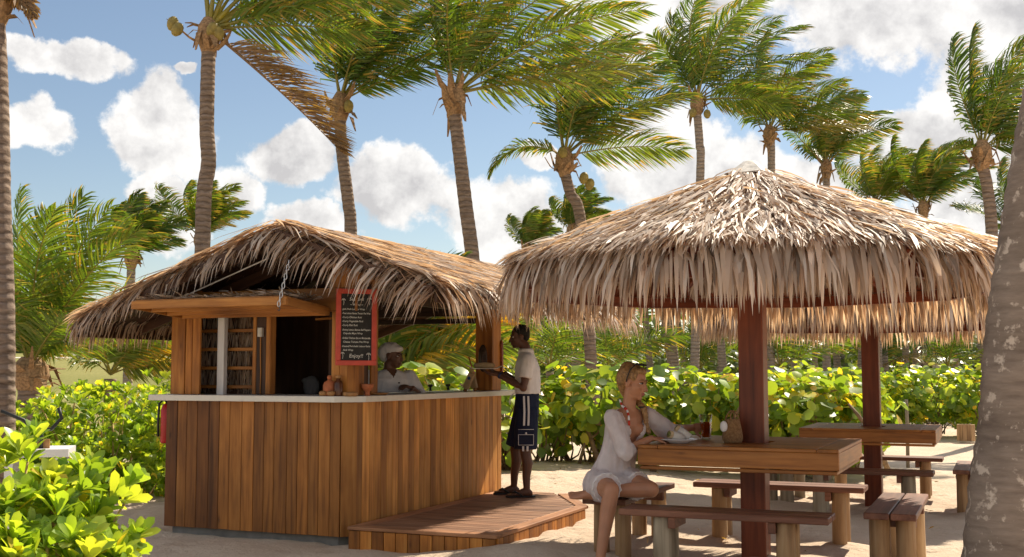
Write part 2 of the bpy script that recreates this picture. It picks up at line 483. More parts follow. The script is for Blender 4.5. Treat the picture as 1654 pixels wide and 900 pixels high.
M['bench_x'] = wood('bench_wood', (0.10, 0.04, 0.024), (0.20, 0.082, 0.048), (0.32, 0.15, 0.09), 'X', vary=0.25, rough=0.5)
M['log'] = wood('log_post', (0.28, 0.16, 0.075), (0.48, 0.30, 0.15), (0.60, 0.42, 0.23), 'Z', vary=0.25, rough=0.75)
M['log_old'] = wood('log_post_grey', (0.20, 0.155, 0.10), (0.36, 0.29, 0.20), (0.50, 0.42, 0.30), 'Z', vary=0.2, rough=0.85)
M['white_wood'] = wood('white_painted_wood', (0.62, 0.60, 0.58), (0.72, 0.70, 0.68), (0.80, 0.79, 0.77), 'Z', vary=0.05, rough=0.6)
M['thatch'] = leafy('thatch', rough=0.47, trans=0.44, tint=(1.4, 1.1, 0.76), spec=0.5)
M['thatch_blade'] = leafy('thatch_blade', rough=0.47, trans=0.44, tint=(1.4, 1.1, 0.76), spec=0.5, rand=0.25)
M['frond'] = leafy('palm_leaf', rough=0.34, trans=0.42, tint=(1.6, 1.5, 0.42), spec=0.5)
M['leaf'] = leafy('shrub_leaf', rough=0.34, trans=0.56, tint=(1.75, 1.5, 0.38), spec=0.5)
M['leaf_one'] = leafy('shrub_leaf_single', rough=0.34, trans=0.56, tint=(1.75, 1.5, 0.38), spec=0.5, rand=0.22)
M['rachis'] = plain('palm_rachis', (0.30, 0.27, 0.07), rough=0.5)
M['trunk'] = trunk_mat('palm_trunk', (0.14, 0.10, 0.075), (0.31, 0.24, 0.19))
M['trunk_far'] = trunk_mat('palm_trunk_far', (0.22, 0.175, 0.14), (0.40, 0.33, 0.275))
M['trunk_near'] = trunk_mat('palm_trunk_near', (0.17, 0.13, 0.105), (0.30, 0.24, 0.195), ring=1.6, splotch=0.85, ringmix=0.35)
M['fibre'] = plain('palm_fibre', (0.30, 0.185, 0.095), rough=0.9, var=0.45, scale=22, bump=0.5)
M['branch'] = plain('branch_bark', (0.24, 0.17, 0.10), rough=0.85, var=0.3, scale=20, bump=0.4)
M['stem'] = plain('shrub_stem', (0.42, 0.29, 0.12), rough=0.7, var=0.25)
M['concrete'] = plain('concrete', (0.19, 0.18, 0.165), rough=0.9, var=0.25, scale=9, bump=0.3)
M['counter'] = plain('cream_counter', (0.70, 0.66, 0.58), rough=0.35, var=0.04, spec=0.5)
# ------------------------------------------------------------------ ground
def build_ground():
    mounds = [(1.87, 8.9, 0.05, 0.20), (4.16, 13.3, 0.05, 0.20)]          # sand banked against posts and legs
    c_, s_ = math.cos(R(-23)), math.sin(R(-23))
    for ox, oy in ((1.87, 8.9), (4.16, 13.3)):
        for u, v, al in ((0, -1.05, 0), (0, 1.05, 0), (-1.0, 0.03, 1), (1.05, -0.08, 1)):
            for k in (-0.5, 0.5):
                a, b = (u, v+k) if al else (u+k, v)
                mounds.append((ox+a*c_-b*s_, oy+a*s_+b*c_, 0.04, 0.17))
    xs = np.concatenate([np.linspace(-400, -30, 24), np.linspace(-28, -5, 40), np.linspace(-4.8, 7.5, 190), np.linspace(8, 30, 40), np.linspace(33, 400, 24)])
    ys = np.concatenate([np.linspace(-60, 3, 16), np.linspace(4, 6.6, 14), np.linspace(6.7, 17, 190), np.linspace(17.3, 34, 70), np.linspace(36, 120, 40), np.linspace(130, 900, 24)])
    V = []
    for y in ys:
        for x in xs:
            z = terrain(x, y)
            if 6.5 < y < 18 and -5 < x < 7.6:      # trodden sand: footprints and small ridges
                c = mnoise.cell(Vector((x*3.1, y*2.6, 0)))
                fx, fy = (x*3.1) % 1-0.5, (y*2.6) % 1-0.5
                if c > 0.15: z -= 0.034*max(0, 1-((fx*1.9)**2+(fy*2.3)**2)*2.2)
                z += 0.012*mnoise.noise(Vector((x*6.0, y*6.0, 1.7)))
                for mx_, my_, mh, mr_ in mounds:
                    q = ((x-mx_)**2+(y-my_)**2)/(mr_*mr_)
                    if q < 4: z += mh*math.exp(-q)
            V.append((x, y, z))
    nx, ny = len(xs), len(ys)
    T = []
    for j in range(ny-1):
        for i in range(nx-1):
            a = j*nx+i; T.append((a, a+1, a+1+nx, a+nx))
    g = obj('sand_ground', mesh_np('sand_ground', V, T, smooth=True), M['sand'])
    g['kind'] = 'structure'
    # golf lawn beyond the palms on the left
    xs = np.linspace(-150, -5.2, 60); ys = np.linspace(23, 260, 70)
    V = [(x - 0.6*math.sin(y*0.3), y, terrain(x - 0.6*math.sin(y*0.3), y)+0.03) for y in ys for x in xs]
    nx, ny = len(xs), len(ys)
    T = [(j*nx+i, j*nx+i+1, j*nx+i+1+nx, j*nx+i+nx) for j in range(ny-1) for i in range(nx-1)]
    g = obj('lawn', mesh_np('lawn', V, T, smooth=True), M['lawn']); g['kind'] = 'structure'
    # pale cart paths crossing the lawn
    mb_rows = [(27.5, 0.55), (88, 1.3)]
    for y0, w in mb_rows:
        V = []; T = []
        pts = np.linspace(-70, -5.5, 60)
        for i, x in enumerate(pts):
            yy = y0 + 0.7*math.sin(x*0.12)
            for s in (-1, 1):
                V.append((x, yy+s*w, terrain(x, yy+s*w)+0.05))
            if i: b = 2*i; T.append((b-2, b, b+1, b-1))
        g = obj('cart_path', mesh_np('cart_path', V, T, smooth=True), plain('pale_path', (0.55, 0.5, 0.43), 0.9)); g['kind'] = 'structure'
build_ground()

# ------------------------------------------------------------------ thatch
def unit(a):
    return a/np.maximum(np.linalg.norm(a, axis=-1, keepdims=True), 1e-9)
DOWN = np.array([0, 0, -1.0])
def blades(base, d, L, W, droop, col, twist=0.5, seg=(0.25, 0.38, 0.37), fold=True):
    """many long pointed leaves: returns V, T, face colours. base, d: (n,3)"""
    n = len(base)
    d0 = unit(d)
    d1 = unit(d0 + DOWN*droop[:, None]); d2 = unit(d1 + DOWN*(droop[:, None]*1.6))
    p0 = base; p1 = p0 + d0*(L*seg[0])[:, None]; p2 = p1 + d1*(L*seg[1])[:, None]; p3 = p2 + d2*(L*seg[2])[:, None]
    up = np.array([0.02, 0.03, 1.0])
    side = np.cross(d0, up); side = unit(side + 1e-6)
    nrm = np.cross(side, d0)
    a = rng.normal(0, twist, n)[:, None]
    side = unit(side*np.cos(a) + nrm*np.sin(a))
    w0 = (W*0.30)[:, None]; w1 = (W*0.5)[:, None]; w2 = (W*0.40)[:, None]
    V = np.stack([p0-side*w0, p0+side*w0, p1-side*w1, p1+side*w1, p2-side*w2, p2+side*w2, p3], axis=1)
    T1 = np.array([(0, 1, 3), (0, 3, 2), (2, 3, 5), (2, 5, 4), (4, 5, 6)])
    T = (np.arange(n)[:, None, None]*7 + T1[None]).reshape(-1, 3)
    return V.reshape(-1, 3), T, np.repeat(col, 5, axis=0)

def thatch_cols(n, warm=0.0):
    a = np.array([0.60, 0.505, 0.415]); b = np.array([0.41, 0.325, 0.255]); c = np.array([0.74, 0.675, 0.605])
    k = rng.random(n)[:, None]; k2 = rng.random(n)[:, None]
    col = a*(1-k)+b*k
    col = np.where(k2 > 0.72, c*(0.8+0.3*k), col)
    col = np.where(k2 < 0.10, b*0.55, col)
    return col

def merge(lst):
    V = []; T = []; Cc = []; o = 0
    for v, t, c in lst:
        V.append(v); T.append(t+o); Cc.append(c); o += len(v)
    return np.concatenate(V), np.concatenate(T), np.concatenate(Cc)

def slope_thatch(P, Q, A, B, n, L=(0.32, 0.55), W=(0.018, 0.036), lift=0.03, jitter=0.20, rise=0.02):
    """leaves laid on a slope; P->Q is the eave, A->B the ridge (A above P)"""
    P, Q, A, B = [np.array(v, float) for v in (P, Q, A, B)]
    t = 1-np.sqrt(rng.random(n)) if np.allclose(A, B) else rng.random(n)
    s = rng.random(n)
    e = P + (Q-P)*s[:, None]; r = A + (B-A)*s[:, None]
    t = 0.0 + t*0.99
    base = e + (r-e)*t[:, None]
    dn = unit(e-r); nrm = np.cross(unit((Q-P)[None]), -dn)[:, :]
    nrm = np.where(nrm[:, 2:3] < 0, -nrm, nrm)
    tan = unit((Q-P)[None])
    d = dn + tan*rng.normal(0, jitter, n)[:, None] + nrm*(rng.normal(lift, 0.05, n))[:, None]
    base = base + nrm*(rise + rng.random(n)*0.05)[:, None]
    ll = np.minimum(rng.uniform(*L, n), t*np.linalg.norm(r-e, axis=1)+rng.uniform(0.02, 0.20, n)); ww = rng.uniform(*W, n)
    return blades(base, d, ll, ww, rng.uniform(0.0, 0.25, n), thatch_cols(n), twist=0.38)

def fringe(P, Q, out, n, L=(0.42, 0.62), W=(0.02, 0.04), droop=(0.7, 1.6), inset=0.12, jitter=0.16, zup=0.0, tilt=-0.35):
    P, Q = np.array(P, float), np.array(Q, float); out = np.array(out, float)
    s = rng.random(n); base = P + (Q-P)*s[:, None]
    tan = unit((Q-P)[None])
    o2 = out + np.array([0, 0, tilt])
    base = base - out*(inset*rng.random(n))[:, None] + np.array([0, 0, 1.0])*(zup + 0.06*rng.random(n))[:, None]
    d = o2[None] + tan*rng.normal(0, jitter, n)[:, None]
    ll = rng.uniform(*L, n); ww = rng.uniform(*W, n)
    return base, d, ll, ww, rng.uniform(*droop, n), thatch_cols(n)

def split_fringe(lst, n_obj, parent, name, score):
    """the blades nearest the viewer become single leaves; the rest one mesh"""
    cat = [np.concatenate([l[i] for l in lst]) for i in range(6)]
    order = np.argsort(score(cat[0]) + rng.random(len(cat[0]))*0.35)
    pick, rest = order[:n_obj], order[n_obj:]
    for i in pick:
        v, t, c = blades(*[a[i:i+1] for a in cat[:5]], cat[5][i:i+1], twist=0.45)
        b = cat[0][i]
        obj(name, mesh_np(name, v-b, t, c), M['thatch_blade'], parent, tuple(b))
    return blades(*[a[rest] for a in cat[:5]], cat[5][rest], twist=0.45)

# ------------------------------------------------------------------ palapa
def make_palapa(loc, label, n_single, fs=1.0):
    root = thing('palapa', label, 'palapa', loc, 0, 'thatched parasol shelters')
    rot = R(-4.0)
    Rin, zr = 1.74, 2.04
    def ring(rad, z, k):      # vertex k of an octagon with inradius rad
        a = rot + math.pi/8 + k*math.pi/4
        r = rad/math.cos(math.pi/8)
        return Vector((r*math.cos(a), r*math.sin(a), z))
    post = board('post', (0.19, 0.19, 3.1), M['red_z'], root, (0, 0, 1.35), (0, 0, R(-23)), bevel=0.006)
    zc = 2.24                      # deck height at the eave
    apex = Vector((0, 0, 2.92))
    for k in range(8):
        p, q = ring(Rin, zr+0.045, k), ring(Rin, zr+0.045, k+1)
        p2, q2 = ring(Rin, zr+0.145, k), ring(Rin, zr+0.145, k+1)
        board_between('ring_beam', p, q, 0.06, 0.092, M['red_x'], root)
        board_between('ring_beam', p2, q2, 0.05, 0.098, M['red_x'], root)
        board_between('hip_rafter', ring(Rin+0.02, zr+0.12, k), apex + Vector((0, 0, -0.12)), 0.05, 0.10, M['red_x'], root)
        # ceiling boards, panel by panel
        a, b = ring(Rin+0.06, zc, k), ring(Rin+0.06, zc, k+1)
        mid = (a+b)/2; n = 7
        for i in range(n):
            t0, t1 = i/n, (i+0.97)/n
            c = [a.lerp(apex, t0), b.lerp(apex, t0), b.lerp(apex, t1), a.lerp(apex, t1)]
            nv = (b-a).cross(apex-a).normalized()*0.018
            mb = MB()
            o0 = sum(c, Vector())/4
            mb.add([v-o0 for v in c]+[v-o0+nv for v in c], [(3, 2, 1, 0), (4, 5, 6, 7), (0, 1, 5, 4), (1, 2, 6, 5), (2, 3, 7, 6), (3, 0, 4, 7)])
            mb.build('ceiling_board', M['red_x'], root, loc=o0)
    for k in range(4):             # braces from the post out to the ring
        a = rot + math.pi/8 + k*math.pi/2
        dv = Vector((math.cos(a), math.sin(a), 0))
        board_between('brace', dv*0.12+Vector((0, 0, 1.72)) if False else dv*1.30+Vector((0, 0, 2.12)), dv*0.12+Vector((0, 0, 2.60)), 0.05, 0.08, M['red_x'], root)
    # thatch
    parts = []; fr = []
    camv = np.array([-loc[0], -loc[1], 0.0])
    for k in range(8):
        a, b = ring(Rin+0.03, zc+0.015, k), ring(Rin+0.03, zc+0.015, k+1)
        top = Vector((0, 0, 3.00))
        parts.append(slope_thatch(a, b, top, top, 3000, W=(0.012, 0.025)))
        # a looser second coat with lifted leaves
        parts.append(slope_thatch(a, b, top, top, 120, L=(0.2, 0.34), W=(0.014, 0.026), lift=0.12, jitter=0.45, rise=0.05))
        m = (a+b)/2; outv = Vector((m.x, m.y, 0)).normalized()
        sl = (a-b)*0.03
        fr.append(fringe(a-sl, b+sl, outv, 165, L=(0.24*fs, 0.60*fs), W=(0.022, 0.044), inset=0.20, jitter=0.22, tilt=-0.55))
        fr.append(fringe(a-sl, b+sl, outv, 150, L=(0.14, 0.34), W=(0.020, 0.040), inset=0.20, jitter=0.28, tilt=-0.5))
        # inner hanging layer
        i0, i1 = ring(Rin+0.07, zr+0.12, k), ring(Rin+0.07, zr+0.12, k+1)
        fr.append(fringe(i0, i1, outv*0.25, 120, L=(0.27*fs, 0.42*fs), W=(0.018, 0.034), droop=(2.0, 4.0), inset=0.05))
    # hips: leaves bent over the seams
    for k in range(8):
        a = ring(Rin+0.03, zc+0.03, k); top = Vector((0, 0, 3.01))
        n = 110; t = rng.random(n)*0.97
        A, Tp = np.array(a), np.array(top)
        base = A+(Tp-A)*t[:, None] + np.array([0, 0, 0.05])
        dn = unit((A-Tp)[None]); tan = np.cross(dn, np.array([[0, 0, 1.0]]))
        d = dn + tan*rng.normal(0, 0.5, n)[:, None]
        parts.append(blades(base, d, rng.uniform(0.2, 0.38, n), rng.uniform(0.014, 0.028, n), rng.uniform(0.1, 0.4, n), thatch_cols(n)))
    cv = camv/np.linalg.norm(camv)
    rest = split_fringe(fr, n_single, root, 'thatch_leaf', lambda b: -(b @ cv)) if n_single else \
        blades(*[np.concatenate([l[i] for l in fr]) for i in range(6)])
    V, T, cc = merge(parts+[rest])
    t = obj('thatch', mesh_np('thatch', V, T, cc), M['thatch'], root); t['kind'] = 'stuff'
    # pale cap over the apex
    mb = MB()
    prof = [(0.0, 0.115), (0.05, 0.10), (0.13, 0.03), (0.22, -0.05), (0.215, -0.06), (0.0, -0.02)]
    nseg = 8; vs = []; fs = []
    for r, z in prof:
        for k in range(nseg):
            aa = 2*math.pi*k/nseg+0.2; vs.append((r*math.cos(aa), r*math.sin(aa), 3.02+z*0.75+0.012*math.sin(3*aa)*(r > 0.1)))
    for i in range(len(prof)-1):
        for k in range(nseg):
            q = i*nseg+k; w = i*nseg+(k+1) % nseg; fs.append((q, w, w+nseg, q+nseg))
    mb.add(vs, fs)
    mb.build('cap', M['thatch_cap'], root)
    return root
M['thatch_cap'] = plain('bleached_cap', (0.66, 0.62, 0.57), rough=0.7, var=0.2, scale=30)

TAB = R(-23)
def make_table(loc, label):
    root = thing('post_table', label, 'table', loc, TAB, 'square tables built round the palapa posts')
    h, z1, z0 = 0.72, 0.91, 0.755
    hi = h-0.02
    # apron
    board('apron', (2*h, 0.035, 0.12), M['table_x'], root, (0, -h+0.0175, z1-0.026-0.06))
    board('apron', (2*h, 0.035, 0.12), M['table_x'], root, (0, h-0.0175, z1-0.026-0.06))
    board('apron', (2*h-0.075, 0.035, 0.12), M['table_x'], root, (-h+0.0175, 0, z1-0.026-0.06), (0, 0, math.pi/2))
    board('apron', (2*h-0.075, 0.035, 0.12), M['table_x'], root, (h-0.0175, 0, z1-0.026-0.06), (0, 0, math.pi/2))
    # base strip below the apron
    for s in (-1, 1):
        board('trim', (2*h-0.03, 0.03, 0.026), M['table_x'], root, (0, s*(h-0.03), z0-0.010))
        board('trim', (2*h-0.12, 0.03, 0.026), M['table_x'], root, (s*(h-0.03), 0, z0-0.010), (0, 0, math.pi/2))
    # top: end boards, then slats
    for s in (-1, 1):
        board('end_board', (2*h, 0.15, 0.026), M['table_x'], root, (s*(h-0.075), 0, z1-0.013), (0, 0, math.pi/2))
    n = 15; w = (2*h)/n
    for i in range(n):
        y = -h + (i+0.5)*w
        if abs(y) < 0.12:
            for s in (-1, 1):
                L = h-0.15-0.135
                board('slat', (L-0.004, w-0.008, 0.026), M['table_x'], root, (s*(0.135+L/2), y, z1-0.013))
        else:
            board('slat', (2*h-0.304, w-0.008, 0.026), M['table_x'], root, (0, y, z1-0.013))
    for s in (-1, 1):     # bearers clasping the post
        board('bearer', (2*h-0.08, 0.045, 0.09), M['table_x'], root, (0, s*0.145, z1-0.026-0.048))
    return root

def log_mesh(r, h, seed):
    rr = random.Random(seed); mb = MB(); n = 12; vs = []; fs = []
    zs = [0, h*0.3, h*0.65, h-0.006, h]
    for i, z in enumerate(zs):
        for k in range(n):
            a = 2*math.pi*k/n; q = r*(1+0.05*math.sin(2*a+seed)+rr.uniform(-0.02, 0.02))*(0.93 if i == 4 else 1.0+0.04*(1-z/h))
            vs.append((q*math.cos(a), q*math.sin(a), z))
    for i in range(len(zs)-1):
        for k in range(n):
            a = i*n+k; b = i*n+(k+1) % n; fs.append((a, b, b+n, a+n))
    fs.append(tuple(reversed(range(n)))); fs.append(tuple(range(4*n, 5*n)))
    mb.add(vs, fs); me = mb.mesh('log', True)
    me.polygons[len(me.polygons)-1].use_smooth = False
    return me
LOGS = []
def make_bench(loc, rz, label, length, legs, group):
    """two planks on log legs; the bench runs along its local X"""
    root = thing('bench', label, 'bench', loc, rz, group)
    z = 0.50
    for s in (-1, 1):
        board('seat_plank', (length, 0.165, 0.045), M['bench_x'], root, (0, s*0.087, z-0.0225), bevel=0.006)
    for x, s, old in legs:
        for q in (-1, 1):
            if s == 0 or s == q:
                me = LOGS[random.randrange(4) + (4 if old else 0)]
                o = obj('log_leg', me, None, root, (x, q*0.085, -0.12), (0, 0, random.uniform(0, 6)))
        board('cleat', (0.05, 0.30, 0.075), M['bench_x'], root, (x + (0.08 if x < 0 else -0.08), 0, z-0.045-0.0385))
    return root
for i in range(8):
    me = log_mesh(0.062 + 0.006*(i % 3), 0.572, i); me.materials.append(M['log'] if i < 4 else M['log_old']); LOGS.append(me)

NEAR = (1.87, 8.90, 0.0); FAR = (4.16, 13.30, -0.09)
make_palapa(NEAR, 'large octagonal thatched palapa with the table where the woman sits', 300)
make_palapa(FAR, 'thatched palapa on the red post beyond the seated woman\'s shelter', 60, 0.9)
make_table((NEAR[0], NEAR[1], 0), 'square slatted wooden table with plate, beer and basket on it')
make_table((FAR[0], FAR[1], FAR[2]), 'bare square wooden table round the farther red post')
ca, sa = math.cos(TAB), math.sin(TAB)
def bench_set(c, who, tagn):
    defs = {'front': ((0, -1.05), 0.0), 'back': ((0, 1.05), 0.0), 'left': ((-1.0, 0.03), math.pi/2), 'right': ((1.05, -0.08), math.pi/2)}
    for k, ((u, v), r) in defs.items():
        x, y = c[0]+u*ca-v*sa, c[1]+u*sa+v*ca
        lab = who[k]
        legs = [(-0.50, 0, 0), (0.50, 0, 0)]
        if k == 'front': legs = [(-0.42, 0, 1), (0.42, 0, 0)]
        if tagn == 'far' and k in ('front', 'left'): legs = [(-0.45, 0, 1), (0.45, 0, 1)]
        make_bench((x, y, c[2]), TAB+r, lab, 1.42, legs, 'log-legged benches round the tables')
bench_set(NEAR, {'front': 'plank bench on logs between the beer table and the open sand before it',
                 'back': 'plank bench on logs just behind the table with the beer glass',
                 'left': 'plank bench on logs that the woman in white sits on',
                 'right': 'two-plank bench on pale logs at the empty end of the beer table'}, 'near')
bench_set(FAR, {'front': 'plank bench on grey logs along the front of the bare farther table',
                'back': 'plank bench on logs behind the bare farther table, next to the hedge',
                'left': 'plank bench on logs at the kiosk end of the bare farther table',
                'right': 'two-plank bench on logs beside the big leaning palm trunk'}, 'far')

# ------------------------------------------------------------------ kiosk
KR = R(-23); KX, KY = -1.35, 9.63
def kw(X, Y):      # kiosk plan -> world
    c, s = math.cos(KR), math.sin(KR)
    return KX + X*c - Y*s, KY + X*s + Y*c
kiosk = thing('beach_bar_kiosk', 'wooden beach bar kiosk with thatched gable roof and cream counter', 'kiosk', (KX, KY, 0), KR)
FW, RL = 1.92, 3.16            # front width, right side length
mb = MB(); mb.prism([(-FW+0.05, 0.06), (-0.14, 0.06), (-0.06, 0.14), (-0.06, RL-0.05), (-FW+0.05, RL-0.05)], -0.15, 0.16)
mb.build('concrete_base', M['concrete'], kiosk)
mb = MB(); mb.prism([(-FW+0.03, 0.026), (-0.10, 0.026), (-0.026, 0.10), (-0.026, RL-0.03), (-0.06, RL-0.03), (-0.06, 0.12), (-0.12, 0.06), (-FW+0.03, 0.06)], 0.10, 1.19)
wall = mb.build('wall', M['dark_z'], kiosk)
PZ0, PZ1 = 0.075, 1.19
def plank_row(n, f, extra=0.0):
    pass
n = 16; x0, x1 = -FW, -0.10
edges = np.cumsum(np.concatenate([[0], rng.uniform(0.85, 1.15, n)])); edges = x0 + (x1-x0)*edges/edges[-1]
for i in range(n):
    w = edges[i+1]-edges[i]-0.004
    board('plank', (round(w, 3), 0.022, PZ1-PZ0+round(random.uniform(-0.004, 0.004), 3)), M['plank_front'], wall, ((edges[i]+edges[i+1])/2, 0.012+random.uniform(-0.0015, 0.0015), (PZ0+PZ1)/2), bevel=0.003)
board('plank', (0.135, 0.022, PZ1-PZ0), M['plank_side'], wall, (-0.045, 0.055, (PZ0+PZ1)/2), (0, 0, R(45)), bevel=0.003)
n = 29; y0, y1 = 0.105, RL
edges = np.cumsum(np.concatenate([[0], rng.uniform(0.8, 1.2, n)])); edges = y0 + (y1-y0)*edges/edges[-1]
for i in range(n):
    w = edges[i+1]-edges[i]-0.004
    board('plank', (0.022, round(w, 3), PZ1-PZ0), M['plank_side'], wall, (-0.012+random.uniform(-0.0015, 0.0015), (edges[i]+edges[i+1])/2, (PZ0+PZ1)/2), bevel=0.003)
# left and back low walls
for i in range(14):
    yy = 0.06+(i+0.5)*(RL-0.06)/14
    board('plank', (0.022, 0.215, PZ1-PZ0), M['plank_z'], wall, (-FW+0.012, yy, (PZ0+PZ1)/2), bevel=0.003)
for i in range(9):
    board('plank', (0.205, 0.022, PZ1-PZ0), M['plank_z'], wall, (-FW+0.13+i*0.209, RL-0.012, (PZ0+PZ1)/2), bevel=0.003)
# counter
bm = bmesh.new()
poly = [(-FW-0.14, -0.08), (-0.115, -0.08), (0.08, 0.115), (0.08, RL+0.42), (-0.50, RL+0.42), (-0.50, 0.56), (-FW-0.14, 0.56)]
vs = [bm.verts.new((x, y, 1.19)) for x, y in poly]
f = bm.faces.new(vs); ext = bmesh.ops.extrude_face_region(bm, geom=[f])
bmesh.ops.translate(bm, vec=(0, 0, 0.052), verts=[v for v in ext['geom'] if isinstance(v, bmesh.types.BMVert)])
bmesh.ops.recalc_face_normals(bm, faces=bm.faces)
bmesh.ops.bevel(bm, geom=list(bm.edges), offset=0.005, segments=2, affect='EDGES', profile=0.5)
me = bpy.data.meshes.new('counter_top'); bm.to_mesh(me); bm.free()
obj('counter_top', me, M['counter'], kiosk)
obj('bracket', board_mesh((0.05, 0.05, 0.35), M['plank_z']), None, kiosk, (-0.2, RL+0.2, 1.03))
# floor inside
mb = MB(); mb.box((-FW/2, RL/2, 0.165), (FW-0.16, RL-0.16, 0.01)); mb.build('floor', M['concrete'], kiosk)

def roofz(X):                 # underside of the roof deck
    return 2.60 - 0.35*abs(X+0.447)
# front left wall panel (three wide boards) up to the roof
for i, (xa, xb) in enumerate([(-1.915, -1.765), (-1.76, -1.69), (-1.685, -1.60)]):
    board('plank', (xb-xa, 0.024, 0.93), M['plank_z'], kiosk, ((xa+xb)/2, 0.06-0.008*(i == 0), 1.245+0.465), bevel=0.003)
for i in range(7):             # left side wall above the counter
    board('plank', (0.024, 0.19, 0.87), M['plank_z'], kiosk, (-FW+0.02, 0.17+i*0.195, 1.245+0.435), bevel=0.003)
# corner column with boards on its three sides
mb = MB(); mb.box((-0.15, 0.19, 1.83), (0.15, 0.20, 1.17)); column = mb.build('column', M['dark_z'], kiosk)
for xa in (-0.195, -0.115):
    board('plank', (0.077, 0.022, 1.15), M['plank_z'], column, (xa, 0.075, 1.82), bevel=0.003)
board('plank', (0.10, 0.022, 1.15), M['plank_z'], column, (-0.045, 0.105, 1.82), (0, 0, R(45)), bevel=0.003)
for ya in (0.19,):
    board('plank', (0.022, 0.085, 1.15), M['plank_z'], column, (-0.02, ya, 1.82), bevel=0.003)
board('plank', (0.022, 0.11, 1.0), M['plank_z'], column, (-0.03, 0.43, 1.75), bevel=0.003)
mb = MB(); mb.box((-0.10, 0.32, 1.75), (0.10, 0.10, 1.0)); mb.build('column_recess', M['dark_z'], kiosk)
# right end post
board('post', (0.20, 0.24, 0.97), M['plank_z'], kiosk, (-0.10, RL-0.125, 1.245+0.485), bevel=0.006)
board('post', (0.09, 0.09, 1.1), M['plank_z'], kiosk, (-FW+0.10, RL-0.06, 1.74), bevel=0.005)
# beams
board('beam', (1.99, 0.05, 0.20), M['plank_x'], kiosk, (-0.96, 0.045, 2.06))              # front header
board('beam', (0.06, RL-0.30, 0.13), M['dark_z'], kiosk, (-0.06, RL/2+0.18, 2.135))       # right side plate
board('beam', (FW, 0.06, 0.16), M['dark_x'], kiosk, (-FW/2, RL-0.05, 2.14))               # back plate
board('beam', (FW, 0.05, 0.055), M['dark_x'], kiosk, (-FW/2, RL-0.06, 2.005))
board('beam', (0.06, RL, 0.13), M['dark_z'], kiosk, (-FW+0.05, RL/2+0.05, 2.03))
# enclosure added to keep the doorway behind the counter dark
mb = MB()
for c, s in (((-1.26, 1.30, 1.65), (1.28, 0.04, 1.0)), ((-0.64, 1.01, 1.65), (0.04, 0.62, 1.0)), ((-1.26, 1.0, 2.16), (1.28, 0.64, 0.03))):
    mb.box(c, s)
mb.build('shade_enclosure', M['dark_z'], kiosk)
# thatched inner panel with battens, left of the doorway
TY = 0.30
mb = MB(); mb.box((-1.50, TY+0.05, 1.72), (0.68, 0.02, 0.95)); mb.build('panel_backing', M['dark_z'], kiosk)
lst = []
for r_ in range(4):
    nb = 70
    base = np.stack([rng.uniform(-1.81, -1.18, nb), np.full(nb, TY+0.02)+rng.uniform(-0.012, 0.012, nb), np.full(nb, 1.45+r_*0.17)+rng.uniform(-0.01, 0.01, nb)], 1)
    d = np.stack([rng.normal(0, 0.14, nb), np.full(nb, -0.03), np.full(nb, -1.0)], 1)
    lst.append(blades(base, d, rng.uniform(0.17, 0.24, nb), rng.uniform(0.012, 0.022, nb), np.zeros(nb), thatch_cols(nb)*0.8, twist=0.2))
V, T, cc = merge(lst)
o = obj('panel_thatch', mesh_np('panel_thatch', V, T, cc), M['thatch'], kiosk); o['kind'] = 'stuff'
for r_ in range(4):
    board('batten', (0.62, 0.028, 0.030), M['plank_x'], kiosk, (-1.495, TY-0.015, 1.31+r_*0.17))
for xx in (-1.83, -1.17):
    board('batten', (0.04, 0.03, 0.90), M['plank_z'], kiosk, (xx, TY-0.02, 1.695))
board('door_jamb', (0.11, 0.08, 0.92), M['dark_z'], kiosk, (-1.09, TY, 1.704), bevel=0.006)
board('door_jamb', (0.05, 0.09, 0.92), M['plank_z'], kiosk, (-1.005, TY-0.015, 1.704), bevel=0.006)
board('door_lintel', (0.75, 0.05, 0.10), M['dark_x'], kiosk, (-0.60, TY, 2.08))
board('shelf_edge', (0.36, 0.03, 0.02), M['plank_x'], kiosk, (-0.50, 0.55, 1.93), (0, R(-4), R(38)))
board('back_shelf', (1.10, 0.55, 0.05), M['dark_x'], kiosk, (-1.25, 0.98, 1.20))
mb = MB(); mb.box((-1.72, 0.98, 0.67), (0.06, 0.5, 0.99)); mb.box((-0.76, 0.98, 0.67), (0.06, 0.5, 0.99)); mb.build('shelf_support', M['dark_z'], kiosk)
o = board('white_post', (0.075, 0.055, 0.95), M['white_wood'], kiosk, (-1.47, 0.20, 1.71), bevel=0.004)
# light switch box with its cable
mb = MB(); mb.box((-1.09, TY-0.055, 1.80), (0.045, 0.03, 0.08)); mb.box((-1.09, TY-0.072, 1.80), (0.032, 0.006, 0.06))
mb.build('switch_box', plain('pale_plastic', (0.62, 0.6, 0.55), 0.5), kiosk)
mb = MB(); mb.tube([(-1.095, TY-0.047, 1.755), (-1.092, TY-0.05, 1.6), (-1.088, TY-0.047, 1.45), (-1.09, TY-0.047, 1.25)], 0.005, 6)
mb.build('cable', M['plank_z'], kiosk)

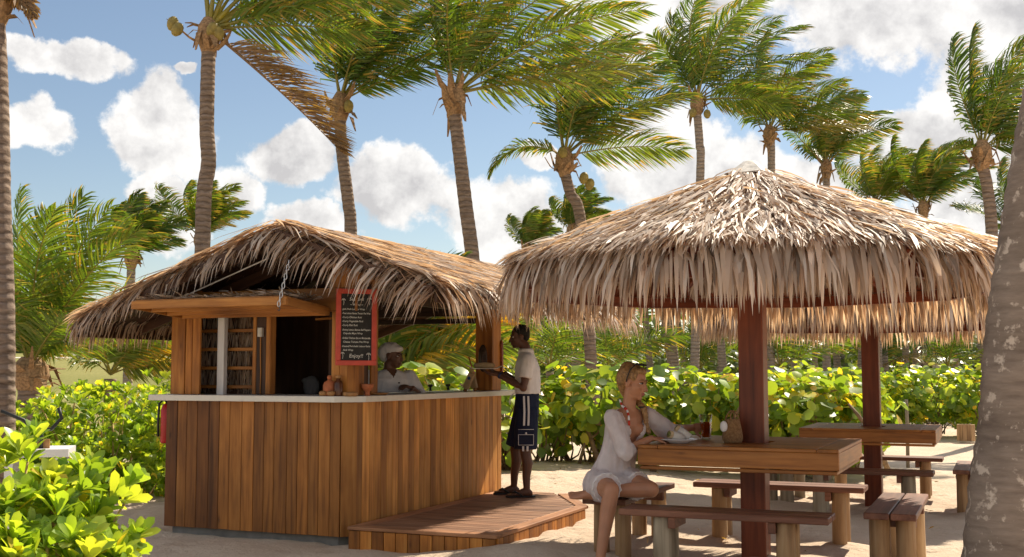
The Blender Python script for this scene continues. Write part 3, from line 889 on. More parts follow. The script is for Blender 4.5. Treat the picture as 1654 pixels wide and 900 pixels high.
# roof: ridge along Y
RX, RZ, YF, YB = -0.447, 2.60, -0.50, 4.55
XR, XL = 1.02, -2.56
zR, zL = roofz(XR), roofz(XL)
for xe, ze in ((XR, zR), (XL, zL)):
    n = 9
    for i in range(n):                     # sheathing boards running along the ridge
        t0, t1 = i/n, (i+0.98)/n
        xa, xb = xe+(RX-xe)*t0, xe+(RX-xe)*t1
        za, zb = ze+(RZ-ze)*t0, ze+(RZ-ze)*t1
        L = math.hypot(xb-xa, zb-za)
        ang = math.atan2(zb-za, xb-xa)
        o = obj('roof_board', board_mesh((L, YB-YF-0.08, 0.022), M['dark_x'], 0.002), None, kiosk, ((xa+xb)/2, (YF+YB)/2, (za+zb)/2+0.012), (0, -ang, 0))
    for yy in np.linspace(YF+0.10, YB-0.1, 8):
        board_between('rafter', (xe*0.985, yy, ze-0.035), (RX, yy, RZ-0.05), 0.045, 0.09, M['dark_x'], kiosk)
    board_between('eave_board', (xe, YF+0.04, ze-0.05), (xe, YB-0.05, ze-0.05), 0.03, 0.11, M['dark_x'], kiosk)
board_between('ridge_beam', (RX, YF+0.06, RZ-0.11), (RX, YB-0.06, RZ-0.11), 0.06, 0.12, M['dark_x'], kiosk)
board_between('rake_board', (XR*0.98, YF+0.02, zR-0.03), (RX, YF+0.02, RZ-0.025), 0.025, 0.09, M['dark_x'], kiosk)
board_between('rake_board', (XL*0.98, YF+0.02, zL-0.03), (RX, YF+0.02, RZ-0.025), 0.025, 0.09, M['dark_x'], kiosk)
# electrical conduit under the roof
mb = MB(); mb.tube([(-0.62, YF+0.18, 2.40), (-1.55, YF+0.18, 2.08), (-1.58, YF+0.19, 2.05), (-1.58, YF+0.2, 1.98)], 0.006, 6)
mb.build('conduit', M['white_wood'], kiosk)
T0 = 0.045
PR, QR = (XR, YF, zR+T0), (XR, YB, zR+T0); PL, QL = (XL, YF, zL+T0), (XL, YB, zL+T0)
A_, B_ = (RX, YF, RZ+T0), (RX, YB, RZ+T0)
parts = [slope_thatch(PR, QR, A_, B_, 9500, L=(0.35, 0.6), W=(0.014, 0.028), lift=0.05, jitter=0.16, rise=0.02),
         slope_thatch(PL, QL, A_, B_, 8500, L=(0.35, 0.6), W=(0.014, 0.028), lift=0.05, jitter=0.16, rise=0.02)]
fr = []
rk = np.array([-0.08, -1.0, -0.1])
fr.append(fringe((XR+0.02, YF+0.08, zR+0.03), (RX, YF+0.08, RZ+0.04), rk+np.array([-0.62, 0, 0]), 300, L=(0.24, 0.54), W=(0.020, 0.036), droop=(0.25, 0.9), inset=0.10, jitter=0.16, tilt=-0.45))
fr.append(fringe((XL-0.02, YF+0.08, zL+0.03), (RX, YF+0.08, RZ+0.04), rk+np.array([-0.35, 0, 0]), 400, L=(0.14, 0.42), W=(0.019, 0.034), droop=(0.5, 1.3), inset=0.10, jitter=0.18, tilt=-0.45))
fr.append(fringe((XR, YF, zR+0.03), (XR, YB, zR+0.03), (1, -0.1, 0), 560, L=(0.24, 0.50), W=(0.018, 0.034), droop=(0.5, 1.3), inset=0.2))
fr.append(fringe((XL, YF, zL+0.03), (XL, YB, zL+0.03), (-1, 0, 0), 700, L=(0.18, 0.36), W=(0.014, 0.028), droop=(0.8, 1.8), inset=0.2, tilt=-0.7))
# leaves folded over the ridge
nb = 900
base = np.stack([RX+rng.normal(0, 0.04, nb), rng.uniform(YF, YB, nb), np.full(nb, RZ+T0+0.05)], 1)
sg = np.where(rng.random(nb) < 0.6, 1.0, -1.0)
d = np.stack([sg, rng.normal(0, 0.45, nb), np.full(nb, -0.22)], 1)
parts.append(blades(base, d, rng.uniform(0.25, 0.5, nb), rng.uniform(0.016, 0.032, nb), rng.uniform(0, 0.3, nb), thatch_cols(nb)))
rest = split_fringe(fr, 300, kiosk, 'thatch_leaf', lambda b: b[:, 1]*3.0 + 0.12*np.abs(b[:, 0]-0.3))
V, T, cc = merge(parts+[rest])
o = obj('thatch', mesh_np('kiosk_thatch', V, T, cc*np.array([0.90, 0.86, 0.82])), M['thatch'], kiosk); o['kind'] = 'stuff'

# propped shutter
sh = thing('awning_shutter', 'propped-open wooden shutter with a thatched top over the kiosk counter', 'shutter', (*kw(-0.985, 0.0), 1.93), KR)
def sb(size, loc, axis='x', rot=(0, 0, 0)): return board('frame_board', size, M['plank_x'], sh, loc, rot)
TI = R(2.0)
W2 = 0.75
board('frame_board', (1.56, 0.03, 0.066), M['plank_x'], sh, (0, -0.655, 0.080))
board('frame_board', (1.50, 0.03, 0.066), M['plank_x'], sh, (0, -0.03, 0.025))
for s in (-1, 1):
    board_between('side_board', (s*0.765, -0.64, 0.080), (s*0.765, -0.015, 0.025), 0.03, 0.066, M['plank_x'], sh)
for yy in (-0.24, -0.44):
    board('cross_slat', (1.50, 0.03, 0.05), M['plank_x'], sh, (0, yy, 0.055-0.02*(yy > -0.3)))
mb = MB(); mb.add([(-0.75, -0.64, 0.115), (0.75, -0.64, 0.115), (0.75, -0.02, 0.06), (-0.75, -0.02, 0.06), (-0.75, -0.64, 0.125), (0.75, -0.64, 0.125), (0.75, -0.02, 0.07), (-0.75, -0.02, 0.07)],
    [(3, 2, 1, 0), (4, 5, 6, 7), (0, 1, 5, 4), (1, 2, 6, 5), (2, 3, 7, 6), (3, 0, 4, 7)])
mb.build('panel', M['plank_x'], sh)
nb = 900
base = np.stack([rng.uniform(-0.76, 0.74, nb), rng.uniform(-0.60, 0.0, nb), rng.uniform(0.13, 0.15, nb)], 1)
d = np.stack([rng.normal(0.15, 0.5, nb), rng.normal(-0.9, 0.2, nb), rng.normal(0.08, 0.12, nb)], 1)
e = base[:, 1] + 0.0
ll = np.minimum(rng.uniform(0.10, 0.22, nb), 0.66+e)
V, T, cc = blades(base, d, ll, rng.uniform(0.012, 0.024, nb), rng.uniform(0, 0.1, nb), thatch_cols(nb)*0.8)
o = obj('thatch', mesh_np('shutter_thatch', V, T, cc), M['thatch'], sh); o['kind'] = 'stuff'

# chain that holds the shutter
cx, cyy = kw(-0.25, -0.70)
ch = thing('chain', 'galvanised chain hanging from the thatch to hold the shutter up', 'chain', (cx, cyy, 1.965), KR)
mb = MB()
nmaj = 14
pts = [(0.011*math.cos(2*math.pi*k/nmaj), 0, 0.024*math.sin(2*math.pi*k/nmaj)) for k in range(nmaj)]
vs = []; fs = []
for k in range(nmaj):
    a = 2*math.pi*k/nmaj; nx, nz = math.cos(a), math.sin(a)
    for j in range(5):
        b = 2*math.pi*j/5; q = 0.0042
        vs.append((pts[k][0]+nx*q*math.cos(b), q*math.sin(b), pts[k][2]+nz*q*math.cos(b)))
for k in range(nmaj):
    for j in range(5):
        fs.append((k*5+j, ((k+1) % nmaj)*5+j, ((k+1) % nmaj)*5+(j+1) % 5, k*5+(j+1) % 5))
mb.add(vs, fs); lm = mb.mesh('link', True); lm.materials.append(plain('galvanised', (0.55, 0.56, 0.58), 0.35, metal=0.8))
for i in range(10):
    obj('link', lm, None, ch, (0.006*i*0.5, 0.02*i*0.5, 0.02+i*0.037), (0, 0, (i % 2)*math.pi/2+0.4))
mb = MB(); mb.tube([(0, 0, 0.0), (0.012, 0, -0.02), (0.004, 0, -0.035), (-0.012, 0, -0.025)], 0.005, 6); mb.build('hook', plain('dark_iron', (0.05, 0.05, 0.05), 0.5), ch)

# deck in front of the long counter
deck = thing('deck_platform', 'low brown boardwalk platform in front of the bar counter', 'deck', (KX, KY, 0), KR)
DZ = 0.18
YD0, XD1 = -0.10, 1.38
def dx(y): return XD1 if y <= 2.05 else XD1-(y-2.05)*0.6
nb = 29; y0, y1 = YD0+0.125, 3.04
for i in range(nb):
    ya = y0+(y1-y0)*i/nb; yb = y0+(y1-y0)*(i+1)/nb-0.006
    x0, x1 = 0.165, min(dx(ya), dx(yb))-0.125
    board('deck_board', (round(x1-x0, 3), round(yb-ya, 3), 0.026), M['deck'], deck, ((x0+x1)/2, (ya+yb)/2, DZ-0.014+random.uniform(-0.001, 0.001)), bevel=0.003)
board('border_board', (XD1-0.04, 0.12, 0.028), M['deck_y'], deck, (0.03+(XD1-0.02)/2, YD0+0.06, DZ-0.013))
board('border_board', (3.03-YD0-0.12, 0.125, 0.028), M['deck_y'], deck, (0.0975, (YD0+0.12+3.03)/2, DZ-0.013), (0, 0, math.pi/2))
board('border_board', (2.03-YD0-0.12, 0.115, 0.028), M['deck_y'], deck, (XD1-0.06, (YD0+0.12+2.03)/2, DZ-0.013), (0, 0, math.pi/2))
board_between('border_board', (XD1-0.05, 2.03, DZ-0.013), (0.78, 2.98, DZ-0.013), 0.115, 0.028, M['deck_y'], deck)
mb = MB(); mb.prism([(0.06, YD0+0.035), (XD1-0.035, YD0+0.035), (XD1-0.035, 2.04), (0.78, 3.0), (0.06, 3.0)], -0.1, DZ-0.03); dframe = mb.build('deck_frame', M['dark_x'], deck)
for i in range(12):
    board('fascia_board', (0.104, 0.022, 0.25), M['plank_z'], dframe, (0.10+i*0.110, YD0+0.018, DZ-0.029-0.126+random.uniform(-0.003, 0)), bevel=0.003)
for i in range(19):
    board('fascia_board', (0.022, 0.104, 0.25), M['plank_z'], dframe, (XD1-0.018, YD0+0.09+i*0.1085, DZ-0.029-0.126), bevel=0.003)
# ------------------------------------------------------------------ coconut palms
WIND = np.array([1.0, 0.10, 0.0])
G_ = np.array([0.125, 0.215, 0.03]); G_DARK = np.array([0.045, 0.105, 0.018]); YEL = np.array([0.48, 0.36, 0.05]); BRN = np.array([0.30, 0.19, 0.10])
def frond_mesh(az, el, L, wind=1.0, grav=0.8, leaf=1.0, m=92, tone=0.5, dry=0.0, seed=0, tipdry=0.25, comb=1.0, width=0.036, gold=0.0, roll=None, oneside=0):
    """a feather-leaved frond from the origin, combed by the wind; V, T, colours"""
    r = np.random.default_rng(seed)
    n = 15
    d = np.array([math.cos(el)*math.sin(az), math.cos(el)*math.cos(az), math.sin(el)])
    side = np.cross(d, np.array([0, 0, 1.0])); side /= np.linalg.norm(side)+1e-9
    if roll is None: roll = 46*abs(math.sin(az))*(1 if r.random() < 0.5 else -1)*r.uniform(0.6, 1.3)
    rl_ = math.radians(roll); side = side*math.cos(rl_)+np.cross(d, side)*math.sin(rl_)
    p = np.zeros(3); P = [p.copy()]; D = [d.copy()]
    for i in range(n):
        s = (i+0.5)/n
        d = d + (WIND*wind*1.5*s + DOWN*grav*(0.2+1.1*s))/n
        d /= np.linalg.norm(d); p = p + d*L/n
        P.append(p.copy()); D.append(d.copy())
    P = np.array(P); D = np.array(D)
    # rachis
    S = []; 
    sd = side
    for i in range(n+1):
        sd = sd - D[i]*np.dot(sd, D[i]); sd /= np.linalg.norm(sd)+1e-9; S.append(sd.copy())
    S = np.array(S); Nn = np.cross(S, D)
    rad = np.linspace(0.034, 0.004, n+1)*(L/3.6)**0.5; rad[0] *= 1.9; rad[1] *= 1.25
    V = []; T = []
    for i in range(n+1):
        for k in range(4):
            a = math.pi/2*k; V.append(P[i]+(S[i]*math.cos(a)+Nn[i]*math.sin(a)*0.7)*rad[i])
    for i in range(n):
        for k in range(4):
            a = i*4+k; b = i*4+(k+1) % 4; T += [(a, b, b+4), (a, b+4, a+4)]
    V = np.array(V); T = np.array(T)
    rcol = np.array([0.34, 0.31, 0.08])*(1-dry)+BRN*dry
    C0 = np.repeat(rcol[None], len(T), 0)
    # leaflets
    s = np.tile(np.linspace(0.14, 0.995, m), 2) + r.normal(0, 0.006, 2*m); s = np.clip(s, 0.1, 0.999)
    sg = np.repeat([1.0, -1.0], m)
    if oneside: sg = np.where(sg == oneside, sg, oneside*0.55)
    fi = s*n; i0 = np.minimum(fi.astype(int), n-1); f = (fi-i0)[:, None]
    pp = P[i0]*(1-f)+P[i0+1]*f; dd = unit(D[i0]*(1-f)+D[i0+1]*f); sv = unit(S[i0]*(1-f)+S[i0+1]*f); nv = np.cross(sv, dd)
    prof = np.interp(s, [0.1, 0.22, 0.5, 0.8, 1.0], [0.45, 0.9, 1.0, 0.75, 0.32])
    ll = leaf*prof*r.uniform(0.8, 1.12, 2*m)*np.where(r.random(2*m) < 0.10, 0.45, 1.0)
    fw = np.interp(s, [0, 0.6, 1.0], [0.45, 0.8, 1.7])[:, None]
    d0 = unit(sv*sg[:, None]*0.95 + dd*fw + nv*0.12 + r.normal(0, 0.07, (2*m, 3)))
    w = WIND[None]*comb*wind
    d1 = unit(d0 + w*0.50 + DOWN*0.22 + r.normal(0, 0.05, (2*m, 3)))
    d2 = unit(d1 + w*0.80 + DOWN*0.34 + r.normal(0, 0.07, (2*m, 3)))
    p1 = pp+d0*(ll*0.30)[:, None]; p2 = p1+d1*(ll*0.36)[:, None]; p3 = p2+d2*(ll*0.34)[:, None]
    ws = unit(np.cross(d1, np.cross(dd, d1)) + 0.35*nv*r.normal(0, 1.0, 2*m)[:, None])
    W = width*r.uniform(0.8, 1.15, 2*m)[:, None]
    LV = np.stack([pp-ws*W*0.22, pp+ws*W*0.22, p1-ws*W*0.5, p1+ws*W*0.5, p2-ws*W*0.42, p2+ws*W*0.42, p3], 1).reshape(-1, 3)
    T1 = np.array([(0, 1, 3), (0, 3, 2), (2, 3, 5), (2, 5, 4), (4, 5, 6)])
    LT = (np.arange(2*m)[:, None, None]*7+T1[None]).reshape(-1, 3)+len(V)
    base = (G_DARK*(1-tone)+G_*tone)
    col = base[None]*r.uniform(0.8, 1.2, (2*m, 1))
    yl = np.clip(r.normal(0.02+0.22*max(0, tone-0.6), 0.10, 2*m), 0, 1)[:, None]
    col = col*(1-yl)+YEL*yl
    col = col*(1-gold)+np.array([0.62, 0.40, 0.035])*gold
    tips = np.repeat(col[:, None], 5, 1)
    td = (r.random(2*m) < tipdry)[:, None]
    tips[:, 4] = np.where(td, YEL*0.45+BRN*0.55, tips[:, 4])
    tips[:, 2:4] = np.where((r.random(2*m) < tipdry*0.35)[:, None, None], (YEL*0.7+BRN*0.3)[None, None], tips[:, 2:4])
    if dry: tips = tips*(1-dry)+(BRN*r.uniform(0.6, 1.3, (2*m, 1)))[:, None]*dry
    return np.concatenate([V, LV]), np.concatenate([T, LT]), np.concatenate([C0, tips.reshape(-1, 3)])

def trunk_mesh(pts, r0, r1, seed, step=0.10, n=11, flare=0.35, ringamp=0.03):
    rr = random.Random(seed)
    pts = [Vector(p) for p in pts]
    L = [0.0]
    for a, b in zip(pts, pts[1:]): L.append(L[-1]+(b-a).length)
    tot = L[-1]; N = max(12, int(tot/step))
    out = []; rad = []
    def spline(t):
        # Catmull-Rom through the points by arc length
        x = t*tot
        k = 0
        while k < len(L)-2 and x > L[k+1]: k += 1
        u = (x-L[k])/max(1e-6, L[k+1]-L[k])
        p0 = pts[max(0, k-1)]; p1 = pts[k]; p2 = pts[k+1]; p3 = pts[min(len(pts)-1, k+2)]
        return 0.5*((2*p1)+(p2-p0)*u+(2*p0-5*p1+4*p2-p3)*u*u+(-p0+3*p1-3*p2+p3)*u**3)
    for i in range(N+1):
        t = i/N; out.append(spline(t))
        r = r0+(r1-r0)*t; r *= 1+flare*math.exp(-t*tot/0.45)
        rad.append(r*(1+ringamp*(1 if i % 2 else -1)*rr.uniform(0.3, 1.0)))
    mb = MB(); mb.tube(out, rad, n)
    return mb.mesh('trunk', True)

def sheath_mesh(r, seed, h=0.55, n_strip=16):
    rr = random.Random(seed); mb = MB()
    mb.lathe([(r*0.9, -0.12), (r*1.25, 0.0), (r*1.75, h*0.35), (r*1.6, h*0.7), (r*0.8, h)], 10)
    for i in range(n_strip):
        a = rr.uniform(0, 2*math.pi); z = rr.uniform(-0.05, h*0.75)
        out = rr.uniform(0.8, 2.2)*r; dz = rr.uniform(-0.35, 0.3)
        c, s = math.cos(a), math.sin(a); w = rr.uniform(0.04, 0.09)
        p0 = Vector((c*r*1.2, s*r*1.2, z)); p1 = p0+Vector((c*out*0.7, s*out*0.7, dz*0.4+0.05)); p2 = p1+Vector((c*out*0.5, s*out*0.5, dz))
        t = Vector((-s, c, 0.3*rr.uniform(-1, 1)))*w
        q = 0.012
        vs = [p0-t, p0+t, p1-t*0.9, p1+t*0.9, p2-t*0.25, p2+t*0.3]
        mb.add(vs+[v+Vector((-c*q, -s*q, q)) for v in vs], [(0, 1, 3, 2), (2, 3, 5, 4), (8, 9, 7, 6), (10, 11, 9, 8), (0, 2, 8, 6), (1, 7, 9, 3), (2, 4, 10, 8), (3, 9, 11, 5), (4, 5, 11, 10)])
    return mb.mesh('sheath')

_nut = MB(); _nut.lathe([(0.0, -0.14), (0.055, -0.125), (0.095, -0.06), (0.105, 0.0), (0.09, 0.07), (0.05, 0.12), (0.0, 0.135)], 10)
NUT = _nut.mesh('coconut', True); NUT.materials.append(plain('coconut_husk', (0.26, 0.20, 0.05), 0.6, var=0.3))
PALM_N = 0
def palm(label, y, pts, r0, r1, L, specs, group=None, trunk='trunk', nuts=(), sheath=True, step=0.10, base_z=None, name='coconut_palm', cat='palm tree', leaf=1.0, m=92):
    """pts: (px, py) down the trunk, crown first; the last is carried to the ground"""
    global PALM_N; PALM_N += 1
    w = []
    for px, py in pts:
        x, z = at(px, py, y); w.append(Vector((x, y, z)))
    b = w[-1]; bz = terrain(b.x, y, False)-0.15
    w[-1] = Vector((b.x, y, bz))
    root = thing(name, label, cat, (b.x, y, bz), 0, group)
    loc = [p-w[-1] for p in reversed(w)]
    obj('trunk', trunk_mesh(loc, r0, r1, PALM_N, step), M[trunk], root)
    crown = loc[-1]
    if sheath: obj('leaf_sheath', sheath_mesh(r1, PALM_N), M['fibre'], root, crown)
    cp = crown+Vector((0, 0, 0.35 if sheath else 0.1))
    for i, sp in enumerate(specs):
        sp = dict(sp); az, el = R(sp.pop('az')), R(sp.pop('el')); Lk = sp.pop('L', 1.0)*L
        lf = sp.pop('leaf', leaf*min(1.0, 0.35+L/4.6))
        V, T, cc = frond_mesh(az, el, Lk, leaf=lf, m=sp.pop('m', m), seed=PALM_N*100+i, **sp)
        obj('frond', mesh_np('frond', V, T, cc), M['frond'], root, cp)
    for dx_, dy_, dz_ in nuts:
        obj('coconut', NUT, None, root, crown+Vector((dx_, dy_, dz_)), (random.uniform(-0.5, 0.5), random.uniform(-0.5, 0.5), 0))
    return root

def crown_specs(seed, n=18, wind=1.15, lo=8, hi=86, dryk=0.12, left=0.5, grav=0.75):
    """azimuth 90 = downwind (+X)"""
    rr = random.Random(seed); out = []
    for i in range(n):
        az = (i*137.5 + rr.uniform(-20, 20)) % 360
        el = lo + (hi-lo)*((i+0.5)/n)**0.8 + rr.uniform(-6, 6)
        out.append(dict(az=az, el=el, L=rr.uniform(0.85, 1.1)*(0.8 if el < 25 else 1.0), wind=wind*rr.uniform(0.85, 1.2), grav=grav*rr.uniform(0.7, 1.25),
                        tone=rr.uniform(0.25, 0.95), dry=(0.75 if rr.random() < dryk and el < 40 else 0.0), tipdry=rr.uniform(0.15, 0.5)))
    return out

# the palms whose crowns stand against the sky
SIDE = -1
palm('tall palm with a long brown dead frond swinging from its crown', 20, [(337, 78), (334, 200), (337, 262), (330, 310), (327, 410), (325, 640)], 0.15, 0.125, 4.6,
     [dict(az=96, el=26, L=1.05, wind=0.6, grav=0.20, tone=0.9), dict(az=84, el=16, L=1.0, wind=0.6, grav=0.12, tone=0.95, tipdry=0.6), dict(az=75, el=22, L=0.95, wind=0.6, grav=0.30, tone=0.8), dict(az=104, el=10, L=0.9, wind=0.5, grav=0.15, tone=0.9, tipdry=0.5),
      dict(az=90, el=34, L=1.05, wind=0.7, grav=0.40, tone=0.7), dict(az=110, el=40, L=1.0, wind=0.8, grav=0.45, tone=0.8), dict(az=70, el=44, wind=0.8, grav=0.45, tone=0.6),
      dict(az=20, el=66, wind=1.2), dict(az=150, el=70, wind=1.2, tone=0.8), dict(az=200, el=80, wind=1.1), dict(az=330, el=72, wind=1.1), dict(az=260, el=82, wind=1.0), dict(az=60, el=62, wind=1.0, tone=0.4), dict(az=120, el=58, wind=1.0),
      dict(az=95, el=-40, L=0.72, wind=0.05, grav=0.28, dry=1.0, leaf=0.95, comb=13.0, m=120, width=0.026, roll=80, oneside=SIDE), dict(az=98, el=2, L=0.62, wind=0.5, grav=0.3, tone=0.9)],
     nuts=[(-0.62, -0.1, 0.42), (-0.52, -0.15, 0.30), (0.12, -0.22, 0.28), (0.22, -0.2, 0.22)])
mb = MB(); mb.tube([(-0.10, 0, 0.05), (-0.35, 0, 0.20), (-0.58, 0, 0.40), (-0.75, -0.05, 0.52)], [0.03, 0.022, 0.014, 0.006], 6)
_p = [o for o in C.objects if o.name == 'coconut_palm'][0]
mb.build('fruit_stalk', M['fibre'], _p, True, loc=tuple(at(337, 78, 20)[i]-(_p.location.x, _p.location.z)[i] if i < 2 else 0 for i in (0,))+(0, at(337, 78, 20)[1]-_p.location.z))
palm('palm with dark green fronds combed sideways, its trunk rising behind the bar roof ridge', 24, [(550, 190), (552, 240), (563, 330), (567, 385), (573, 640)], 0.145, 0.125, 3.3,
     [dict(az=90, el=78, wind=0.9, grav=0.5, tone=0.15), dict(az=75, el=62, wind=0.9, grav=0.5, tone=0.25), dict(az=105, el=52, wind=0.9, grav=0.55, tone=0.3), dict(az=85, el=40, wind=0.8, grav=0.6, tone=0.5),
      dict(az=30, el=66, wind=1.2, tone=0.2), dict(az=150, el=60, wind=1.2, tone=0.3), dict(az=270, el=80, wind=0.9, tone=0.2), dict(az=210, el=72, wind=1.2, tone=0.3), dict(az=320, el=70, wind=1.2),
      dict(az=95, el=28, wind=0.7, grav=0.7, tone=0.5), dict(az=60, el=48, wind=0.9, grav=0.5), dict(az=120, el=68, wind=1.0)],
     nuts=[(0.2, -0.2, 0.2)])
palm('palm with a wide yellow-green windswept crown and ragged brown boots', 22, [(734, 180), (739, 220), (752, 330), (763, 415), (775, 560), (778, 640)], 0.15, 0.13, 3.7,
     [dict(az=90, el=58, wind=0.9, grav=0.55, tone=0.9), dict(az=78, el=44, wind=0.9, grav=0.5, tone=0.95, L=1.1), dict(az=104, el=34, wind=0.9, grav=0.45, tone=1.0, L=1.1), dict(az=88, el=24, wind=0.8, grav=0.35, tone=1.0, tipdry=0.7, L=1.05),
      dict(az=285, el=80, wind=1.3, grav=0.5, tone=0.6), dict(az=250, el=72, wind=1.3, grav=0.6, tone=0.5), dict(az=320, el=66, wind=1.3), dict(az=200, el=66, wind=1.3, tone=0.7),
      dict(az=30, el=66, wind=1.1, tone=0.8), dict(az=150, el=64, wind=1.1, tone=0.9), dict(az=92, el=74, wind=0.9, tone=0.8), dict(az=100, el=12, wind=0.6, grav=0.35, tone=1.0, dry=0.25), dict(az=70, el=16, wind=0.7, grav=0.6, tone=0.9)])
palm('leaning palm with one frond drooping left and nuts, between the two thatched roofs', 25, [(912, 278), (921, 312), (940, 375), (962, 640)], 0.14, 0.12, 3.1,
     [dict(az=90, el=80, wind=0.75, grav=0.5, tone=0.3), dict(az=80, el=66, wind=0.85, grav=0.45, tone=0.5), dict(az=100, el=56, wind=0.9, grav=0.45, tone=0.7), dict(az=85, el=44, wind=0.8, grav=0.5, tone=0.8),
      dict(az=280, el=84, wind=0.8, tone=0.2), dict(az=20, el=72, wind=1.1), dict(az=160, el=66, wind=1.1, tone=0.8), dict(az=265, el=28, L=0.62, wind=0.18, grav=2.6, tone=0.8, leaf=0.7, roll=10), dict(az=95, el=12, L=0.85, wind=0.5, grav=0.55, tone=0.9),
      dict(az=110, el=36, wind=0.8, grav=0.55, tone=0.9, dry=0.2), dict(az=230, el=76, wind=1.0, tone=0.3)], nuts=[(0.42, -0.1, -0.15), (0.55, -0.05, -0.28), (-0.05, -0.2, 0.4)])
palm('palm with a full swept crown and two green nuts, standing left of the palapa peak', 32, [(1126, 182), (1130, 235), (1131, 285), (1118, 640)], 0.135, 0.115, 3.7,
     [dict(az=90, el=76, wind=0.9, grav=0.5, tone=0.4), dict(az=75, el=60, wind=0.9, grav=0.5, tone=0.5), dict(az=105, el=48, wind=0.9, grav=0.5, tone=0.7), dict(az=88, el=34, wind=0.8, grav=0.45, tone=0.9), dict(az=95, el=20, wind=0.8, grav=0.4, tone=1.0, tipdry=0.6),
      dict(az=275, el=70, wind=0.6, grav=0.8, tone=0.4, L=0.7), dict(az=262, el=58, wind=0.55, grav=1.0, tone=0.8, L=0.6), dict(az=20, el=68, wind=1.1), dict(az=160, el=62, wind=1.1, tone=0.8), dict(az=300, el=80, wind=1.0, tone=0.2),
      dict(az=70, el=10, wind=0.6, grav=0.7, tone=0.9), dict(az=110, el=4, wind=0.3, grav=0.9, tone=0.9, L=0.7), dict(az=220, el=72, wind=1.0)],
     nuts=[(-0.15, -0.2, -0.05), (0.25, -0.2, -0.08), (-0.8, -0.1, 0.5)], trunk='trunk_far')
palm('smaller yellow-green palm whose trunk rises straight out of the palapa peak line', 33, [(1243, 232), (1246, 262), (1243, 640)], 0.13, 0.11, 2.9,
     [dict(az=90, el=66, wind=0.9, grav=0.5, tone=0.7), dict(az=80, el=48, wind=0.9, grav=0.5, tone=0.9), dict(az=100, el=34, wind=0.9, grav=0.45, tone=1.0), dict(az=92, el=20, wind=0.7, grav=0.4, tone=1.0, tipdry=0.7), dict(az=88, el=10, wind=0.6, grav=0.35, tone=1.0, dry=0.5),
      dict(az=275, el=62, wind=0.5, grav=0.9, tone=0.8, L=0.6), dict(az=20, el=64, wind=1.1), dict(az=160, el=60, wind=1.1, tone=0.9), dict(az=250, el=74, wind=0.9), dict(az=310, el=72, wind=0.9)], trunk='trunk_far')
palm('dark bushy palm crown showing over the right slope of the large palapa', 36, [(1335, 285), (1334, 640)], 0.13, 0.11, 2.5, crown_specs(31, 13, wind=1.4, lo=34), trunk='trunk_far')
palm('windswept palm crown low over the far right corner of the palapa roof', 38, [(1492, 350), (1500, 420), (1541, 640)], 0.13, 0.11, 2.5, crown_specs(32, 13, wind=1.4, lo=30), trunk='trunk_far')
palm('bright low palm crown just right of the dark bushy one over the thatch', 40, [(1415, 345), (1420, 640)], 0.13, 0.11, 2.2, [dict(s, tone=0.9) for s in crown_specs(37, 12, wind=1.3, lo=20)], trunk='trunk_far')
palm('slender palm with a bare grey trunk beside the big foreground trunk', 24, [(1587, 268), (1596, 310), (1603, 400), (1607, 640)], 0.14, 0.12, 2.6,
     [dict(az=90, el=78, wind=0.6, grav=0.5, tone=0.4), dict(az=270, el=80, wind=0.55, grav=0.5, tone=0.4), dict(az=290, el=72, wind=0.7, tone=0.3), dict(az=80, el=60, wind=0.8, tone=0.5), dict(az=100, el=42, wind=0.8, tone=0.8),
      dict(az=20, el=72, wind=1.0), dict(az=160, el=66, wind=1.0, tone=0.8), dict(az=265, el=22, L=0.42, wind=0.1, grav=2.6, tone=0.9, leaf=0.55, roll=10), dict(az=90, el=18, L=0.6, wind=0.4, grav=1.4, tone=0.95), dict(az=95, el=30, wind=0.6, tone=0.9)])
palm('palm crown partly hidden behind the big foreground trunk', 38, [(1640, 385), (1648, 640)], 0.13, 0.11, 2.6, crown_specs(34, 13, wind=1.1, lo=10), trunk='trunk_far')
palm('small palm crown on the skyline between two smooth trunks by the golf lawn', 30, [(212, 430), (205, 640)], 0.13, 0.11, 1.55, crown_specs(35, 14, wind=1.2, lo=14), trunk='trunk_far')
palm('palm crown peeping out behind the tall trunk above the bar roof', 36, [(322, 400), (320, 640)], 0.13, 0.11, 2.0, [dict(s, tone=0.9) for s in crown_specs(36, 12, wind=1.2, lo=20)], trunk='trunk_far')
palm('small dark palm crown at the left edge of the large palapa roof', 40, [(925, 385), (934, 640)], 0.16, 0.13, 1.6, crown_specs(38, 12, wind=1.3, lo=24), trunk='trunk_far')
palm('small bright palm crown in the dip between bar roof and palapa', 42, [(852, 415), (850, 640)], 0.14, 0.11, 1.5, [dict(s, tone=0.9) for s in crown_specs(39, 12, wind=1.4, lo=30)], trunk='trunk_far')
# the trunk on the left edge and the one on the right edge
palm('dark curved palm trunk beside the low bushy palm and lawn', 12, [(-12, 30), (-7, 150), (-4, 330), (1, 520), (4, 700)], 0.15, 0.125, 3.6,
     [dict(az=90, el=70, wind=1.0), dict(az=60, el=62), dict(az=120, el=58), dict(az=200, el=70), dict(az=300, el=76), dict(az=270, el=60), dict(az=94, el=-15, L=0.16, wind=0.0, grav=1.5, dry=1.0, leaf=0.2)], trunk='trunk')
big = palm('thick leaning palm trunk with pale lichen patches beside the far bench', 6.4, [(1780, -120), (1728, 60), (1697, 220), (1672, 400), (1655, 540), (1646, 700), (1634, 830), (1622, 960)], 0.235, 0.165, 3.6,
     [dict(az=270, el=40, L=0.95, wind=0.15, grav=1.1, tone=0.1), dict(az=90, el=60), dict(az=30, el=66), dict(az=150, el=60), dict(az=320, el=70), dict(az=210, el=70)], trunk='trunk_near', step=0.06)
